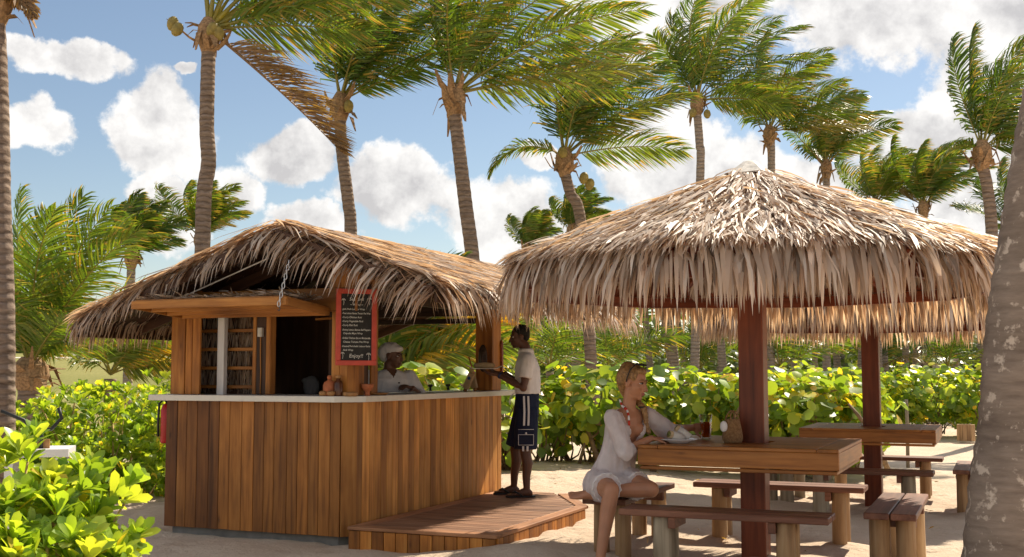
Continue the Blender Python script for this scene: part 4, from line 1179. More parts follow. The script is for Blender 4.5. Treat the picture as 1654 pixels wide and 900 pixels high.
# low palms
palm('big low bushy palm with arching fronds and a stubby booted trunk', 21, [(48, 625), (46, 690)], 0.22, 0.20, 3.3,
     [dict(az=90, el=74, wind=0.35, grav=0.55, tone=0.95), dict(az=100, el=62, wind=0.25, grav=0.8, tone=1.0), dict(az=80, el=82, wind=0.3, grav=0.5, tone=0.8), dict(az=270, el=80, wind=0.35, grav=0.5, tone=0.7), dict(az=250, el=66, wind=0.2, grav=0.8, tone=0.8),
      dict(az=110, el=40, wind=0.1, grav=0.9, tone=0.9, L=0.7), dict(az=160, el=66, wind=0.4, tone=0.9), dict(az=20, el=68, wind=0.35, tone=0.9), dict(az=330, el=72, wind=0.3, tone=0.8), dict(az=78, el=34, wind=0.2, grav=0.25, tone=1.0, L=1.1),
      dict(az=140, el=36, wind=0.1, grav=0.9, tone=0.8, L=0.7), dict(az=180, el=50, wind=0.2, tone=0.8, L=0.75), dict(az=60, el=70, wind=0.3, tone=0.9)], leaf=0.9, m=80)
palm('small yellowing palm at the edge of the golf lawn by the bar roof', 24, [(178, 612), (178, 640)], 0.13, 0.12, 2.0,
     [dict(az=90, el=50, wind=0.6, tone=1.0, gold=0.8), dict(az=100, el=34, wind=0.5, tone=1.0, gold=0.7), dict(az=80, el=66, wind=0.6, tone=0.9), dict(az=270, el=60, wind=0.3, tone=0.8), dict(az=250, el=40, wind=0.2, tone=0.9), dict(az=180, el=50, wind=0.4, tone=1.0), dict(az=20, el=60, wind=0.5), dict(az=130, el=40, wind=0.4, tone=1.0), dict(az=95, el=20, wind=0.4, tone=1.0, dry=0.2)], sheath=False)
palm('low palm with golden fronds seen through the bar behind the server', 17, [(618, 632), (618, 640)], 0.12, 0.11, 2.2,
     [dict(az=88, el=44, wind=0.5, grav=0.9, tone=1.0, tipdry=0.9, gold=1.0), dict(az=80, el=52, wind=0.5, grav=0.8, tone=1.0, gold=0.8), dict(az=96, el=58, wind=0.5, grav=0.8, tone=0.6), dict(az=80, el=70, wind=0.4, tone=0.5), dict(az=270, el=66, wind=0.3, tone=0.5), dict(az=250, el=50, wind=0.3), dict(az=30, el=60, wind=0.5), dict(az=160, el=64, wind=0.5, tone=0.7), dict(az=100, el=30, wind=0.4, tone=1.0)], sheath=False)
palm('low green palm with drooping fronds behind the bar next to the smooth trunk', 27, [(742, 600), (742, 640)], 0.12, 0.11, 2.2, crown_specs(52, 11, wind=0.4, lo=20, grav=1.2), sheath=False)
for px, y, sd, wh in ((888, 30, 61, 'right behind the standing man'), (985, 34, 62, 'behind the seated woman\'s head'), (1262, 33, 63, 'just past the near red post'), (1530, 36, 64, 'beside the pale concrete pillar'), (1420, 42, 65, 'just past the farther red post'), (1130, 44, 66, 'behind the beer glass and basket')):
    palm('young trunkless palm in the grove undergrowth ' + wh, y, [(px, 600), (px, 640)], 0.11, 0.10, 2.4, crown_specs(sd, 9, wind=0.4, lo=15, grav=1.2), sheath=False, group='young palms in the grove undergrowth', m=40)

# grove of bare trunks behind the hedge, crowns lost above the thatch
grove = [(915, 46, .10), (954, 44, .13), (1002, 40, .12), (1020, 52, .10), (1051, 44, .11), (1063, 46, .12), (1090, 34, .17), (1107, 48, .11), (1146, 50, .11), (1156, 46, .12), (1178, 40, .14),
         (1289, 46, .12), (1318, 48, .11), (1355, 44, .12), (1377, 54, .10), (1384, 42, .13), (1434, 42, .13), (1446, 56, .10), (1460, 46, .12), (1474, 44, .13), (1483, 50, .11), (1492, 44, .12),
         (1507, 56, .11), (1553, 46, .11), (1579, 52, .10), (1594, 46, .11), (640, 48, .11), (705, 46, .12), (725, 52, .10), (1070, 60, .10), (1200, 50, .12), (1270, 58, .10), (1400, 60, .10)]
gproto = [[mesh_np('frond', *frond_mesh(R(s['az']), R(s['el']), 2.5*s['L'], wind=s['wind'], grav=s['grav'], tone=s['tone'], leaf=0.7, m=30, seed=900+k*40+i, width=0.05)) for i, s in enumerate(crown_specs(70+k, 10, wind=1.0, lo=0, grav=1.3))] for k in range(3)]
for pr in gproto:
    for me in pr: me.materials.append(M['frond'])
rg = random.Random(5)
for i, (px, y, r) in enumerate(grove):
    x, _ = at(px, 590, y); bz = terrain(x, y, False)-0.1
    top_py = 470+rg.uniform(-12, 20)
    if px < 800: top_py = 500
    x2, z2 = at(px+rg.uniform(-26, 8), top_py, y)
    root = thing('grove_palm', 'bare grey trunk of the palm grove standing behind the hedge', 'palm tree', (x, y, bz), 0, 'palm grove behind the hedge')
    tp = Vector((x2-x, rg.uniform(-0.3, 0.3), z2-bz))
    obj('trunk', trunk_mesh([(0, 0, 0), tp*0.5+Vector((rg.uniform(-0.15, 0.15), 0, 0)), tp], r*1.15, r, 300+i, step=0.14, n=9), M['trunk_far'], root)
    for me in gproto[i % 3]: obj('frond', me, None, root, tp)

# ------------------------------------------------------------------ shrubs
def leaf_template(kind):
    if kind == 'obovate':       # spoon-shaped, length 1 along +X
        xs = [0.0, 0.25, 0.6, 0.85, 1.0]; ws = [0.03, 0.11, 0.22, 0.19, 0.0]
        zs = [0.0, 0.06, 0.09, 0.06, 0.0]
    else:                       # round sea-grape leaf
        xs = [0.0, 0.18, 0.5, 0.82, 1.0]; ws = [0.10, 0.42, 0.55, 0.42, 0.0]
        zs = [0.0, 0.05, 0.07, 0.05, 0.0]
    V = []
    for x, w, z in zip(xs, ws, zs):
        if w == 0: V.append((x, 0, z-0.0))
        else: V += [(x, -w, z), (x, 0, z-0.05*w/0.22 if kind == 'obovate' else z-0.03), (x, w, z)]
    T = []
    for i in range(3):
        a = i*3; T += [(a, a+1, a+4), (a, a+4, a+3), (a+1, a+2, a+5), (a+1, a+5, a+4)]
    T += [(9, 10, 12), (10, 11, 12)]
    return np.array(V, float), np.array(T)
TEMPL = {k: leaf_template(k) for k in ('obovate', 'round')}
_leafvar = {}
def leaf_variant(kind, ci, cols):
    key = (kind, ci, id(cols))
    if key not in _leafvar:
        V, T = TEMPL[kind]
        me = mesh_np('leaf', V, T, np.repeat(cols[ci][None], len(T), 0)); me.materials.append(M['leaf_one']); _leafvar[key] = me
    return _leafvar[key]
def frames(d, up):
    """rotation matrices with x along d, z near up"""
    x = unit(d); y = unit(np.cross(up, x)); z = np.cross(x, y)
    return np.stack([x, y, z], axis=2)
def foliage(root, kind, pos, d, up, size, cols, ci, n_single, cam_local, name='foliage'):
    V, T = TEMPL[kind]
    dist = np.linalg.norm(pos-cam_local, axis=1) - 0.6*size/np.mean(size)
    order = np.argsort(dist)
    F = frames(d, up)
    for i in order[:n_single]:
        o = obj('leaf', leaf_variant(kind, int(ci[i]), cols), None, root, tuple(pos[i]))
        m = Matrix([[F[i][a][b] for b in range(3)] for a in range(3)])
        o.rotation_euler = m.to_euler(); s = float(size[i]); o.scale = (s, s, s)
    r = order[n_single:]
    if len(r):
        VV = np.einsum('nij,kj->nki', F[r], V)*size[r][:, None, None] + pos[r][:, None]
        TT = (np.arange(len(r))[:, None, None]*len(V)+T[None]).reshape(-1, 3)
        cc = np.repeat(cols[ci[r]]*rng.uniform(0.8, 1.2, (len(r), 1)), len(T), axis=0)
        o = obj(name, mesh_np(name, VV.reshape(-1, 3), TT, cc), M['leaf'], root); o['kind'] = 'stuff'
SCA = np.array([[0.17, 0.26, 0.035], [0.12, 0.20, 0.03], [0.22, 0.30, 0.05], [0.09, 0.16, 0.025], [0.26, 0.32, 0.06], [0.42, 0.34, 0.05]])
GRA = np.array([[0.15, 0.22, 0.04], [0.10, 0.17, 0.03], [0.21, 0.27, 0.05], [0.075, 0.13, 0.025], [0.34, 0.34, 0.06], [0.12, 0.19, 0.06], [0.42, 0.30, 0.05]])
SCA *= 1.6; GRA *= 1.75
CAMP = np.array([0, 0, CAM_H])

def ellipsoid_points(n, c, r, lo=0.55, ymin=None, rr=rng, zmin=0.05, bumps=6, seed=0):
    """points through the outer shell of a lumpy ellipsoid"""
    q = unit(rr.normal(size=(n, 3))); t = lo+(1-lo)*rr.random(n)**0.6
    nz = np.array([mnoise.noise(Vector((v[0]*2+seed, v[1]*2, v[2]*2+seed*0.3))) for v in q])
    t = t*(1+0.32*nz)
    p = np.array(c)+q*np.array(r)*t[:, None]
    k = p[:, 2] > zmin
    return p[k], q[k]

def rosette_shrub(name, label, base, lumps, n_ros, leaf, n_single, seed, twigs=26, group=None):
    """beach naupaka: rosettes of spoon leaves at the branch ends"""
    root = thing(name, label, 'shrub', base, 0, group)
    pos = []; nor = []
    tot = sum(l[1][0]*l[1][2] for l in lumps)
    for j, (c, r) in enumerate(lumps):
        p, q = ellipsoid_points(int(n_ros*r[0]*r[2]/tot), c, r, seed=seed+j*3.3)
        pos.append(p); nor.append(q)
    pos = np.concatenate(pos); nor = np.concatenate(nor)
    n = len(pos); k = 11
    ax = unit(nor*0.55+np.array([0.05, 0, 0.75])+rng.normal(0, 0.3, (n, 3)))
    ref = unit(np.cross(ax, rng.normal(size=(n, 3)))); ref2 = np.cross(ax, ref)
    P = []; D = []; U = []; S = []; CI = []
    basec = rng.choice(len(SCA)-1, n, p=[0.3, 0.25, 0.2, 0.1, 0.15])
    for i in range(k):
        a = 2.4*i+rng.normal(0, 0.2, n); spread = 0.35+0.75*i/k+rng.normal(0, 0.12, n)
        rad = ref*np.cos(a)[:, None]+ref2*np.sin(a)[:, None]
        d = ax*np.cos(spread)[:, None]+rad*np.sin(spread)[:, None]
        P.append(pos-ax*(0.03*i/k)+d*0.005); D.append(d); U.append(ax); S.append(leaf*rng.uniform(0.75, 1.15, n)*(0.7+0.4*i/k))
        CI.append(np.where(rng.random(n) < 0.03, 5, np.where(rng.random(n) < 0.7, basec, rng.integers(0, 5, n))))
    P, D, U, S, CI = [np.concatenate(v) for v in (P, D, U, S, CI)]
    foliage(root, 'obovate', P, D, U, S, SCA, CI, n_single, CAMP-np.array(base))
    # woody stems
    rr = random.Random(seed)
    idx = rr.sample(range(n), min(twigs*4, n))
    starts = [Vector((l[0][0]+rr.uniform(-0.5, 0.5)*l[1][0], l[0][1]+rr.uniform(-0.5, 0.5)*l[1][1], 0.0)) for l in lumps for _ in range(6)]
    mb = MB()
    for q, i in enumerate(idx):
        e = Vector(pos[i]); s0 = min(starts, key=lambda v: (v-e).length)
        mid = s0.lerp(e, 0.55)+Vector((rr.uniform(-.12, .12), rr.uniform(-.12, .12), rr.uniform(-0.18, 0.05)))
        if q < twigs:
            m1 = MB(); m1.tube([s0, s0.lerp(mid, 0.5)+Vector((0, 0, 0.03)), mid, e.lerp(mid, 0.4), e], [0.019, 0.016, 0.013, 0.010, 0.008], 6)
            m1.build('branch', M['stem'], root, True)
        else: mb.tube([s0, mid, e], [0.010, 0.008, 0.006], 4)
    o = mb.build('twigs', M['stem'], root, True); o['kind'] = 'stuff'
    return root
rosette_shrub('naupaka_shrub', 'glossy bright green shrub with spoon-shaped leaves on the sand beside the kiosk front', (-2.55, 5.25, 0.0),
              [((0.20, 0.15, 0.66), (0.60, 0.5, 0.46)), ((0.42, -0.05, 0.44), (0.42, 0.42, 0.44)), ((0.62, 0.05, 0.24), (0.30, 0.36, 0.30)), ((0.28, -0.1, 0.15), (0.55, 0.45, 0.26)), ((-0.65, 0.0, 0.66), (0.5, 0.5, 0.5))], 640, 0.135, 300, 3, twigs=44)
rosette_shrub('naupaka_hedge', 'broad sunlit leafy shrub bank between the lawn and the kiosk wall', (-5.0, 13.0, 0.0),
              [((0.3, 0.2, 0.62), (1.1, 0.9, 0.72)), ((1.35, 0.0, 0.55), (0.75, 0.7, 0.72)), ((-0.9, 0.3, 0.5), (1.0, 0.9, 0.65)), ((1.0, 1.6, 0.75), (1.0, 0.8, 0.75)), ((0.6, -0.5, 0.3), (1.2, 0.5, 0.4))], 1500, 0.125, 200, 5, twigs=40)
rosette_shrub('naupaka_hedge', 'leafy shrub growing behind the low bushy palm and the dark curved trunk', (-6.6, 14.5, 0.0), [((0.0, 0.0, 0.45), (1.2, 0.9, 0.62)), ((-1.2, 0, 0.4), (1.1, 0.8, 0.6))], 260, 0.115, 60, 8, twigs=16)

def grape_hedge(label, base, lumps, n_leaf, leaf, n_single, seed, trunks=()):
    root = thing('sea_grape_hedge', label, 'hedge', base, 0, 'sea grape bushes behind the tables')
    pos = []; nor = []
    tot = sum(l[1][0]*l[1][2] for l in lumps)
    for j, (c, r) in enumerate(lumps):
        p, q = ellipsoid_points(int(n_leaf*r[0]*r[2]/tot), c, r, lo=0.6, seed=seed+j*2.7)
        pos.append(p); nor.append(q)
    pos = np.concatenate(pos); nor = np.concatenate(nor); n = len(pos)
    up = unit(nor*0.6+np.array([0.1, 0.0, 0.55])+rng.normal(0, 0.42, (n, 3)))
    d = unit(np.cross(up, rng.normal(size=(n, 3))) + np.array([0, 0, -0.15]))
    up = unit(up-d*np.sum(up*d, 1)[:, None])
    ci = rng.choice(len(GRA), n, p=[0.25, 0.22, 0.19, 0.14, 0.09, 0.06, 0.05])
    foliage(root, 'round', pos, d, up, leaf*rng.uniform(0.4, 1.25, n), GRA, ci, n_single, CAMP-np.array(base))
    rr = random.Random(seed)
    for tpts, r in trunks:
        m1 = MB(); k = len(tpts); m1.tube(tpts, [r*(1-0.55*i/(k-1)) for i in range(k)], 8); m1.build('branch', M['branch'], root, True)
    mb = MB()
    for i in rr.sample(range(n), min(90, n)):
        e = Vector(pos[i]); c = min((Vector(l[0]) for l in lumps), key=lambda v: (v-e).length); s0 = Vector((c.x+rr.uniform(-.3, .3), c.y, 0.0))
        mb.tube([s0, s0.lerp(e, 0.5)+Vector((rr.uniform(-.15, .15), 0, rr.uniform(-.2, .1))), e], [0.018, 0.012, 0.005], 5)
    o = mb.build('twigs', M['branch'], root, True); o['kind'] = 'stuff'
    return root
grape_hedge('round-leaved sea grape bush with thick bare stems behind the seated woman', (1.35, 17.2, 0.1),
            [((0.0, 0.0, 0.88), (1.15, 0.9, 0.60)), ((1.2, 0.2, 0.82), (1.1, 0.9, 0.60)), ((2.35, 0.1, 0.78), (0.95, 0.8, 0.62)), ((-0.75, 0.1, 0.70), (0.5, 0.6, 0.60)), ((0.9, 0.4, 0.5), (1.5, 0.7, 0.42))],
            3100, 0.175, 300, 11,
            trunks=[([(0.35, -0.5, -0.1), (0.05, -0.55, 0.35), (-0.20, -0.5, 0.75), (-0.3, -0.3, 1.1)], 0.085), ([(-0.05, -0.45, -0.1), (-0.2, -0.5, 0.35), (-0.35, -0.4, 0.8)], 0.05),
                    ([(0.7, -0.5, -0.1), (0.45, -0.6, 0.4), (0.15, -0.55, 0.75), (0.0, -0.4, 1.2)], 0.05), ([(-0.4, -0.4, -0.1), (-0.3, -0.5, 0.3), (0.0, -0.5, 0.55)], 0.03),
                    ([(1.75, -0.6, 0.5), (1.9, -0.85, 0.85), (2.0, -0.9, 1.15), (2.1, -0.8, 1.45)], 0.03), ([(3.0, -0.5, 0.5), (2.95, -0.8, 0.85), (3.1, -0.85, 1.05), (3.45, -0.8, 1.12)], 0.028)])
grape_hedge('round-leaved sea grape bush just beyond the near red post', (4.35, 16.6, 0.0),
            [((-0.1, 0.0, 0.75), (1.0, 0.8, 0.66)), ((0.6, 0.9, 0.78), (1.0, 0.8, 0.62))], 1400, 0.175, 220, 13,
            trunks=[([(0.85, -0.6, 0.1), (0.65, -0.75, 0.5), (0.4, -0.8, 0.85), (0.3, -0.7, 1.0)], 0.04)])
grape_hedge('long dense sea grape bank beyond the bare farther table', (8.6, 25.5, 0.05),
            [((-2.2, 0.0, 0.85), (1.4, 1.0, 0.70)), ((-0.6, 0.3, 0.85), (1.5, 1.0, 0.70)), ((0.9, 0.4, 0.9), (1.3, 1.0, 0.68)), ((2.0, 0.3, 0.8), (1.0, 0.9, 0.72)), ((-1.4, -0.2, 0.5), (2.0, 0.8, 0.45))], 4300, 0.165, 200, 17)
grape_hedge('sea grape bush seen through the open bar behind the counter', (-1.1, 15.6, 0.1), [((0.0, 0, 0.8), (0.9, 0.6, 0.62)), ((0.95, 0.1, 0.75), (0.6, 0.6, 0.6)), ((-1.0, 0.3, 0.5), (0.7, 0.6, 0.5))], 750, 0.20, 150, 19)

# ------------------------------------------------------------------ far wood: one mass of foliage
def far_wood(name, label, x0, x1, y0, y1, h, n, size, seed, cat='undergrowth'):
    r = np.random.default_rng(seed)
    x = r.uniform(x0, x1, n); y = r.uniform(y0, y1, n)
    hh = np.array([h*(0.75+0.55*mnoise.noise(Vector((a*0.16, b*0.16, seed))))*(0.55+0.45*(b-y0)/(y1-y0)) for a, b in zip(x, y)])
    t = np.array([terrain(a, b, False) for a, b in zip(x, y)])
    z = t + hh*r.random(n)**0.55
    pos = np.stack([x, y, z], 1)
    V, T = TEMPL['obovate']
    up = unit(r.normal(0, 0.5, (n, 3))+np.array([0, -0.3, 0.8])); d = unit(np.cross(up, r.normal(size=(n, 3))))
    F = frames(d, up); s = size*r.uniform(0.6, 1.3, n)
    V2 = V*np.array([1, 1.7, 1])
    VV = np.einsum('nij,kj->nki', F, V2)*s[:, None, None]+pos[:, None]
    keep = np.array([0, 2, 6, 8, 12]); VV = VV[:, keep]
    T2 = np.array([(0, 1, 3), (0, 3, 2), (2, 3, 4)])
    TT = (np.arange(n)[:, None, None]*5+T2[None]).reshape(-1, 3)
    g = np.array([0.15, 0.21, 0.05]); g2 = np.array([0.07, 0.11, 0.03]); k = r.random((n, 1))
    cc = np.repeat(g*k+g2*(1-k), 3, axis=0)
    o = obj(name, mesh_np(name, VV.reshape(-1, 3), TT, cc), M['leaf']); o['kind'] = 'stuff'
    o['label'] = label; o['category'] = cat
far_wood('undergrowth', 'dark tangled undergrowth of the grove behind the hedge', -9, 30, 48, 66, 4.2, 22000, 0.42, 3)
far_wood('ground_cover', 'low green plants between the grove trunks', -3, 22, 30, 46, 1.3, 9000, 0.26, 4)
far_wood('tree_line', 'far dark tree line along the top of the golf lawn', -90, -4, 112, 130, 5.5, 14000, 1.1, 6, 'trees')
far_wood('tree_line', 'far dark woodland on the horizon behind the grove', -6, 130, 75, 110, 7.0, 16000, 1.0, 8, 'trees')

# dry leaves and twigs blown over the sand
def litter():
    r = np.random.default_rng(77); n = 520
    x = r.uniform(-4.5, 7, n); y = r.uniform(7.5, 24, n)
    near = (y > 13.5) | (r.random(n) < 0.35); x, y = x[near], y[near]; n = len(x)
    z = np.array([terrain(a, b) for a, b in zip(x, y)])+0.012
    up = unit(r.normal(0, 0.35, (n, 3))+np.array([0, 0, 1.0])); d = unit(np.cross(up, r.normal(size=(n, 3))))
    V, T = TEMPL['obovate']; F = frames(d, up); s_ = r.uniform(0.03, 0.085, n)
    VV = np.einsum('nij,kj->nki', F, V)*s_[:, None, None]+np.stack([x, y, z], 1)[:, None]
    TT = (np.arange(n)[:, None, None]*len(V)+T[None]).reshape(-1, 3)
    cc = np.repeat(np.array([0.30, 0.19, 0.09])*r.uniform(0.5, 1.5, (n, 1)), len(T), axis=0)
    o = obj('leaf_litter', mesh_np('leaf_litter', VV.reshape(-1, 3), TT, cc), M['leaf']); o['kind'] = 'stuff'
    o['label'] = 'dry brown leaves scattered over the sand'; o['category'] = 'leaf litter'
litter()
# ------------------------------------------------------------------ people
def ell(mb, c, ax, n=12, m=8):
    """ellipsoid with axis vectors ax"""
    c = Vector(c); A = [Vector(a) for a in ax]
    vs = [c+A[2]]
    for i in range(1, m):
        t = math.pi*i/m
        for k in range(n):
            a = 2*math.pi*k/n
            vs.append(c+A[2]*math.cos(t)+(A[0]*math.cos(a)+A[1]*math.sin(a))*math.sin(t))
    vs.append(c-A[2])
    fs = [(0, 1+k, 1+(k+1) % n) for k in range(n)]
    for i in range(m-2):
        for k in range(n):
            a = 1+i*n+k; b = 1+i*n+(k+1) % n; fs.append((a, a+n, b+n, b))
    L = len(vs)-1; o = 1+(m-2)*n
    fs += [(L, o+(k+1) % n, o+k) for k in range(n)]
    if A[0].cross(A[1]).dot(A[2]) < 0: fs = [tuple(reversed(f)) for f in fs]
    mb.add(vs, fs)
def ball(mb, c, r): ell(mb, c, ((r, 0, 0), (0, r, 0), (0, 0, r)))
def limb(mb, pts, radii, n=12):
    mb.tube(pts, radii, n)
    for p, r in zip(pts, radii): ball(mb, p, r*0.985)
def loft(mb, secs, n=18):
    """secs: (centre, S vector, F vector)"""
    vs = []; fs = []
    for c, S, F in secs:
        c, S, F = Vector(c), Vector(S), Vector(F)
        for k in range(n):
            a = 2*math.pi*k/n; vs.append(c+S*math.cos(a)+F*math.sin(a))
    for i in range(len(secs)-1):
        for k in range(n):
            a = i*n+k; b = i*n+(k+1) % n; fs.append((a, b, b+n, a+n))
    fs.append(tuple(reversed(range(n)))); fs.append(tuple(range((len(secs)-1)*n, len(secs)*n)))
    c0, S, F = [Vector(v) for v in secs[0]]
    if S.cross(F).dot(Vector(secs[1][0])-c0) < 0: fs = [tuple(reversed(f)) for f in fs]
    mb.add(vs, fs)
def fuse(name, mb, voxel, mat, parent, loc=(0, 0, 0), smooth=5, cut=None, wrinkle=0.0):
    """one continuous skin over overlapping volumes"""
    me = mb.mesh(name); o = bpy.data.objects.new(name, me); C.objects.link(o)
    md = o.modifiers.new('r', 'REMESH'); md.mode = 'VOXEL'; md.voxel_size = voxel; md.use_smooth_shade = True
    if smooth:
        ms = o.modifiers.new('s', 'SMOOTH'); ms.factor = 0.5; ms.iterations = smooth
    dg = bpy.context.evaluated_depsgraph_get(); dg.update()
    m2 = bpy.data.meshes.new_from_object(o.evaluated_get(dg))
    bpy.data.objects.remove(o); bpy.data.meshes.remove(me)
    if cut or wrinkle:
        bm = bmesh.new(); bm.from_mesh(m2)
        if wrinkle:
            bm.normal_update()
            for v in bm.verts:
                q = v.co
                v.co = q + v.normal*wrinkle*(mnoise.noise(Vector((q.x*20, q.y*20, q.z*5)))+0.7*mnoise.noise(Vector((q.x*42+5, q.y*42, q.z*11))))
        if cut:
            bmesh.ops.delete(bm, geom=[f for f in bm.faces if cut(f.calc_center_median())], context='FACES')
        bm.to_mesh(m2); bm.free()
    m2.name = name
    m2.polygons.foreach_set('use_smooth', np.ones(len(m2.polygons), dtype=bool))
    m2.materials.clear()
    return obj(name, m2, mat, parent, loc)
def hand(mb, wrist, d, nrm, curl=0.5, scale=1.0, left=False, thumb=0.8):
    """palm and five fingers; d along the hand, nrm out of the palm"""
    d = Vector(d).normalized(); nrm = Vector(nrm); nrm = (nrm-d*nrm.dot(d)).normalized()
    s = d.cross(nrm)*(1 if left else -1)      # towards the thumb
    w = Vector(wrist); k = scale
    loft(mb, [(w-d*0.01, s*0.024*k, nrm*0.018*k), (w+d*0.03*k, s*0.034*k, nrm*0.016*k), (w+d*0.075*k, s*0.040*k, nrm*0.014*k), (w+d*0.09*k, s*0.038*k, nrm*0.011*k)], 12)
    for off, L, sp in ((0.029, 0.070, 0.10), (0.010, 0.080, 0.03), (-0.010, 0.074, -0.04), (-0.029, 0.058, -0.12)):
        p = w+d*0.083*k+s*off*k; dr = (d+s*sp).normalized(); pts = [p]
        for j, q in enumerate((0.42, 0.33, 0.25)):
            dr = (dr+nrm*curl*(0.6+0.3*j)).normalized(); p = p+dr*L*q*k; pts.append(p)
        limb(mb, pts, [0.0095*k, 0.009*k, 0.0085*k, 0.007*k], 8)
    p = w+d*0.022*k+s*0.030*k; dr = (s*0.9+d*0.7+nrm*0.3*thumb).normalized(); pts = [p-s*0.012*k]
    for q in (0.030, 0.028, 0.022):
        p = p+dr*q*k; pts.append(p); dr = (dr+d*0.35+nrm*0.35*thumb*curl).normalized()
    limb(mb, pts, [0.013*k, 0.012*k, 0.0105*k, 0.008*k], 8)
def foot(mb, ankle, d, up=(0, 0, 1), k=1.0):
    a = Vector(ankle); d = Vector(d).normalized(); up = Vector(up).normalized(); s = d.cross(up)
    loft(mb, [(a-d*0.055*k-up*0.045*k, s*0.026*k, up*0.022*k), (a-d*0.02*k-up*0.03*k, s*0.034*k, up*0.042*k), (a+d*0.05*k-up*0.032*k, s*0.036*k, up*0.038*k), (a+d*0.12*k-up*0.048*k, s*0.044*k, up*0.02*k), (a+d*0.155*k-up*0.053*k, s*0.042*k, up*0.013*k)], 12)
    for i, (o, L) in enumerate(((0.030, 0.042), (0.014, 0.040), (0.0, 0.036), (-0.015, 0.030), (-0.029, 0.024))):
        p = a+d*0.150*k+s*o*k-up*0.054*k
        limb(mb, [p, p+d*L*0.6*k, p+d*L*k-up*0.003], [0.012 if i == 0 else 0.009]*2+[0.009 if i == 0 else 0.0065], 8)
def head(mb, c, f, u, k=1.0):
    """c: centre of the head; f: gaze, u: up. chin to crown about 0.225"""
    f = Vector(f).normalized(); u = Vector(u); u = (u-f*u.dot(f)).normalized(); s = f.cross(u); c = Vector(c)
    P = lambda a, b, d: c+f*a*k+s*b*k+u*d*k
    ell(mb, P(-0.014, 0, 0.036), (f*0.093*k, s*0.074*k, u*0.078*k), 16, 12)       # cranium
    ell(mb, P(0.028, 0, -0.022), (f*0.058*k, s*0.060*k, u*0.078*k), 14, 10)       # face
    ell(mb, P(0.034, 0, -0.082), (f*0.042*k, s*0.040*k, u*0.028*k), 12, 8)        # jaw
    ell(mb, P(0.066, 0, -0.094), (f*0.018*k, s*0.018*k, u*0.016*k), 10, 8)        # chin
    for q in (-1, 1):
        ell(mb, P(0.052, q*0.036, -0.022), (f*0.026*k, s*0.022*k, u*0.022*k), 10, 8)   # cheek
        ell(mb, P(-0.008, q*0.074, -0.008), (f*0.020*k+u*0.004*k, s*0.010*k, u*0.032*k), 10, 8)  # ear
        ell(mb, P(0.072, q*0.030, 0.024), (f*0.012*k, s*0.026*k, u*0.009*k), 10, 6)    # brow
        ell(mb, P(0.091, q*0.011, -0.036), (f*0.010*k, s*0.009*k, u*0.008*k), 8, 6)    # nostril
    limb(mb, [P(0.080, 0, 0.014), P(0.094, 0, -0.012), P(0.104, 0, -0.032)], [0.009*k, 0.010*k, 0.012*k], 8)
    ell(mb, P(0.083, 0, -0.058), (f*0.010*k, s*0.025*k, u*0.007*k), 10, 6)
    ell(mb, P(0.080, 0, -0.069), (f*0.011*k, s*0.021*k, u*0.008*k), 10, 6)
    return P, f, s, u
def face_bits(root, P, f, s, u, k, skin_lip, brow, off):
    for q in (-1, 1):
        mb = MB(); ell(mb, P(0.066, q*0.031, 0.006)-off, (f*0.012*k, s*0.014*k, u*0.0050*k), 10, 8); mb.build('eye', M['eye'], root, True)
        mb = MB(); ell(mb, P(0.0775, q*0.031, 0.006)-off, (f*0.003*k, s*0.0065*k, u*0.0052*k), 8, 6); mb.build('iris', M['iris'], root, True)
        mb = MB(); limb(mb, [P(0.084, q*0.014, 0.026)-off, P(0.081, q*0.033, 0.032)-off, P(0.066, q*0.050, 0.025)-off], [0.0045*k, 0.0045*k, 0.003*k], 6); mb.build('eyebrow', brow, root, True)
        mb = MB(); limb(mb, [P(0.079, q*0.018, 0.010)-off, P(0.081, q*0.031, 0.0145)-off, P(0.072, q*0.046, 0.009)-off], [0.003*k, 0.0035*k, 0.002*k], 6); mb.build('eyelash', M['iris'], root, True)
    mb = MB(); ell(mb, P(0.0865, 0, -0.0585)-off, (f*0.009*k, s*0.024*k, u*0.0055*k), 10, 6); ell(mb, P(0.0845, 0, -0.0685)-off, (f*0.009*k, s*0.020*k, u*0.0065*k), 10, 6)
    mb.build('lips', skin_lip, root, True)

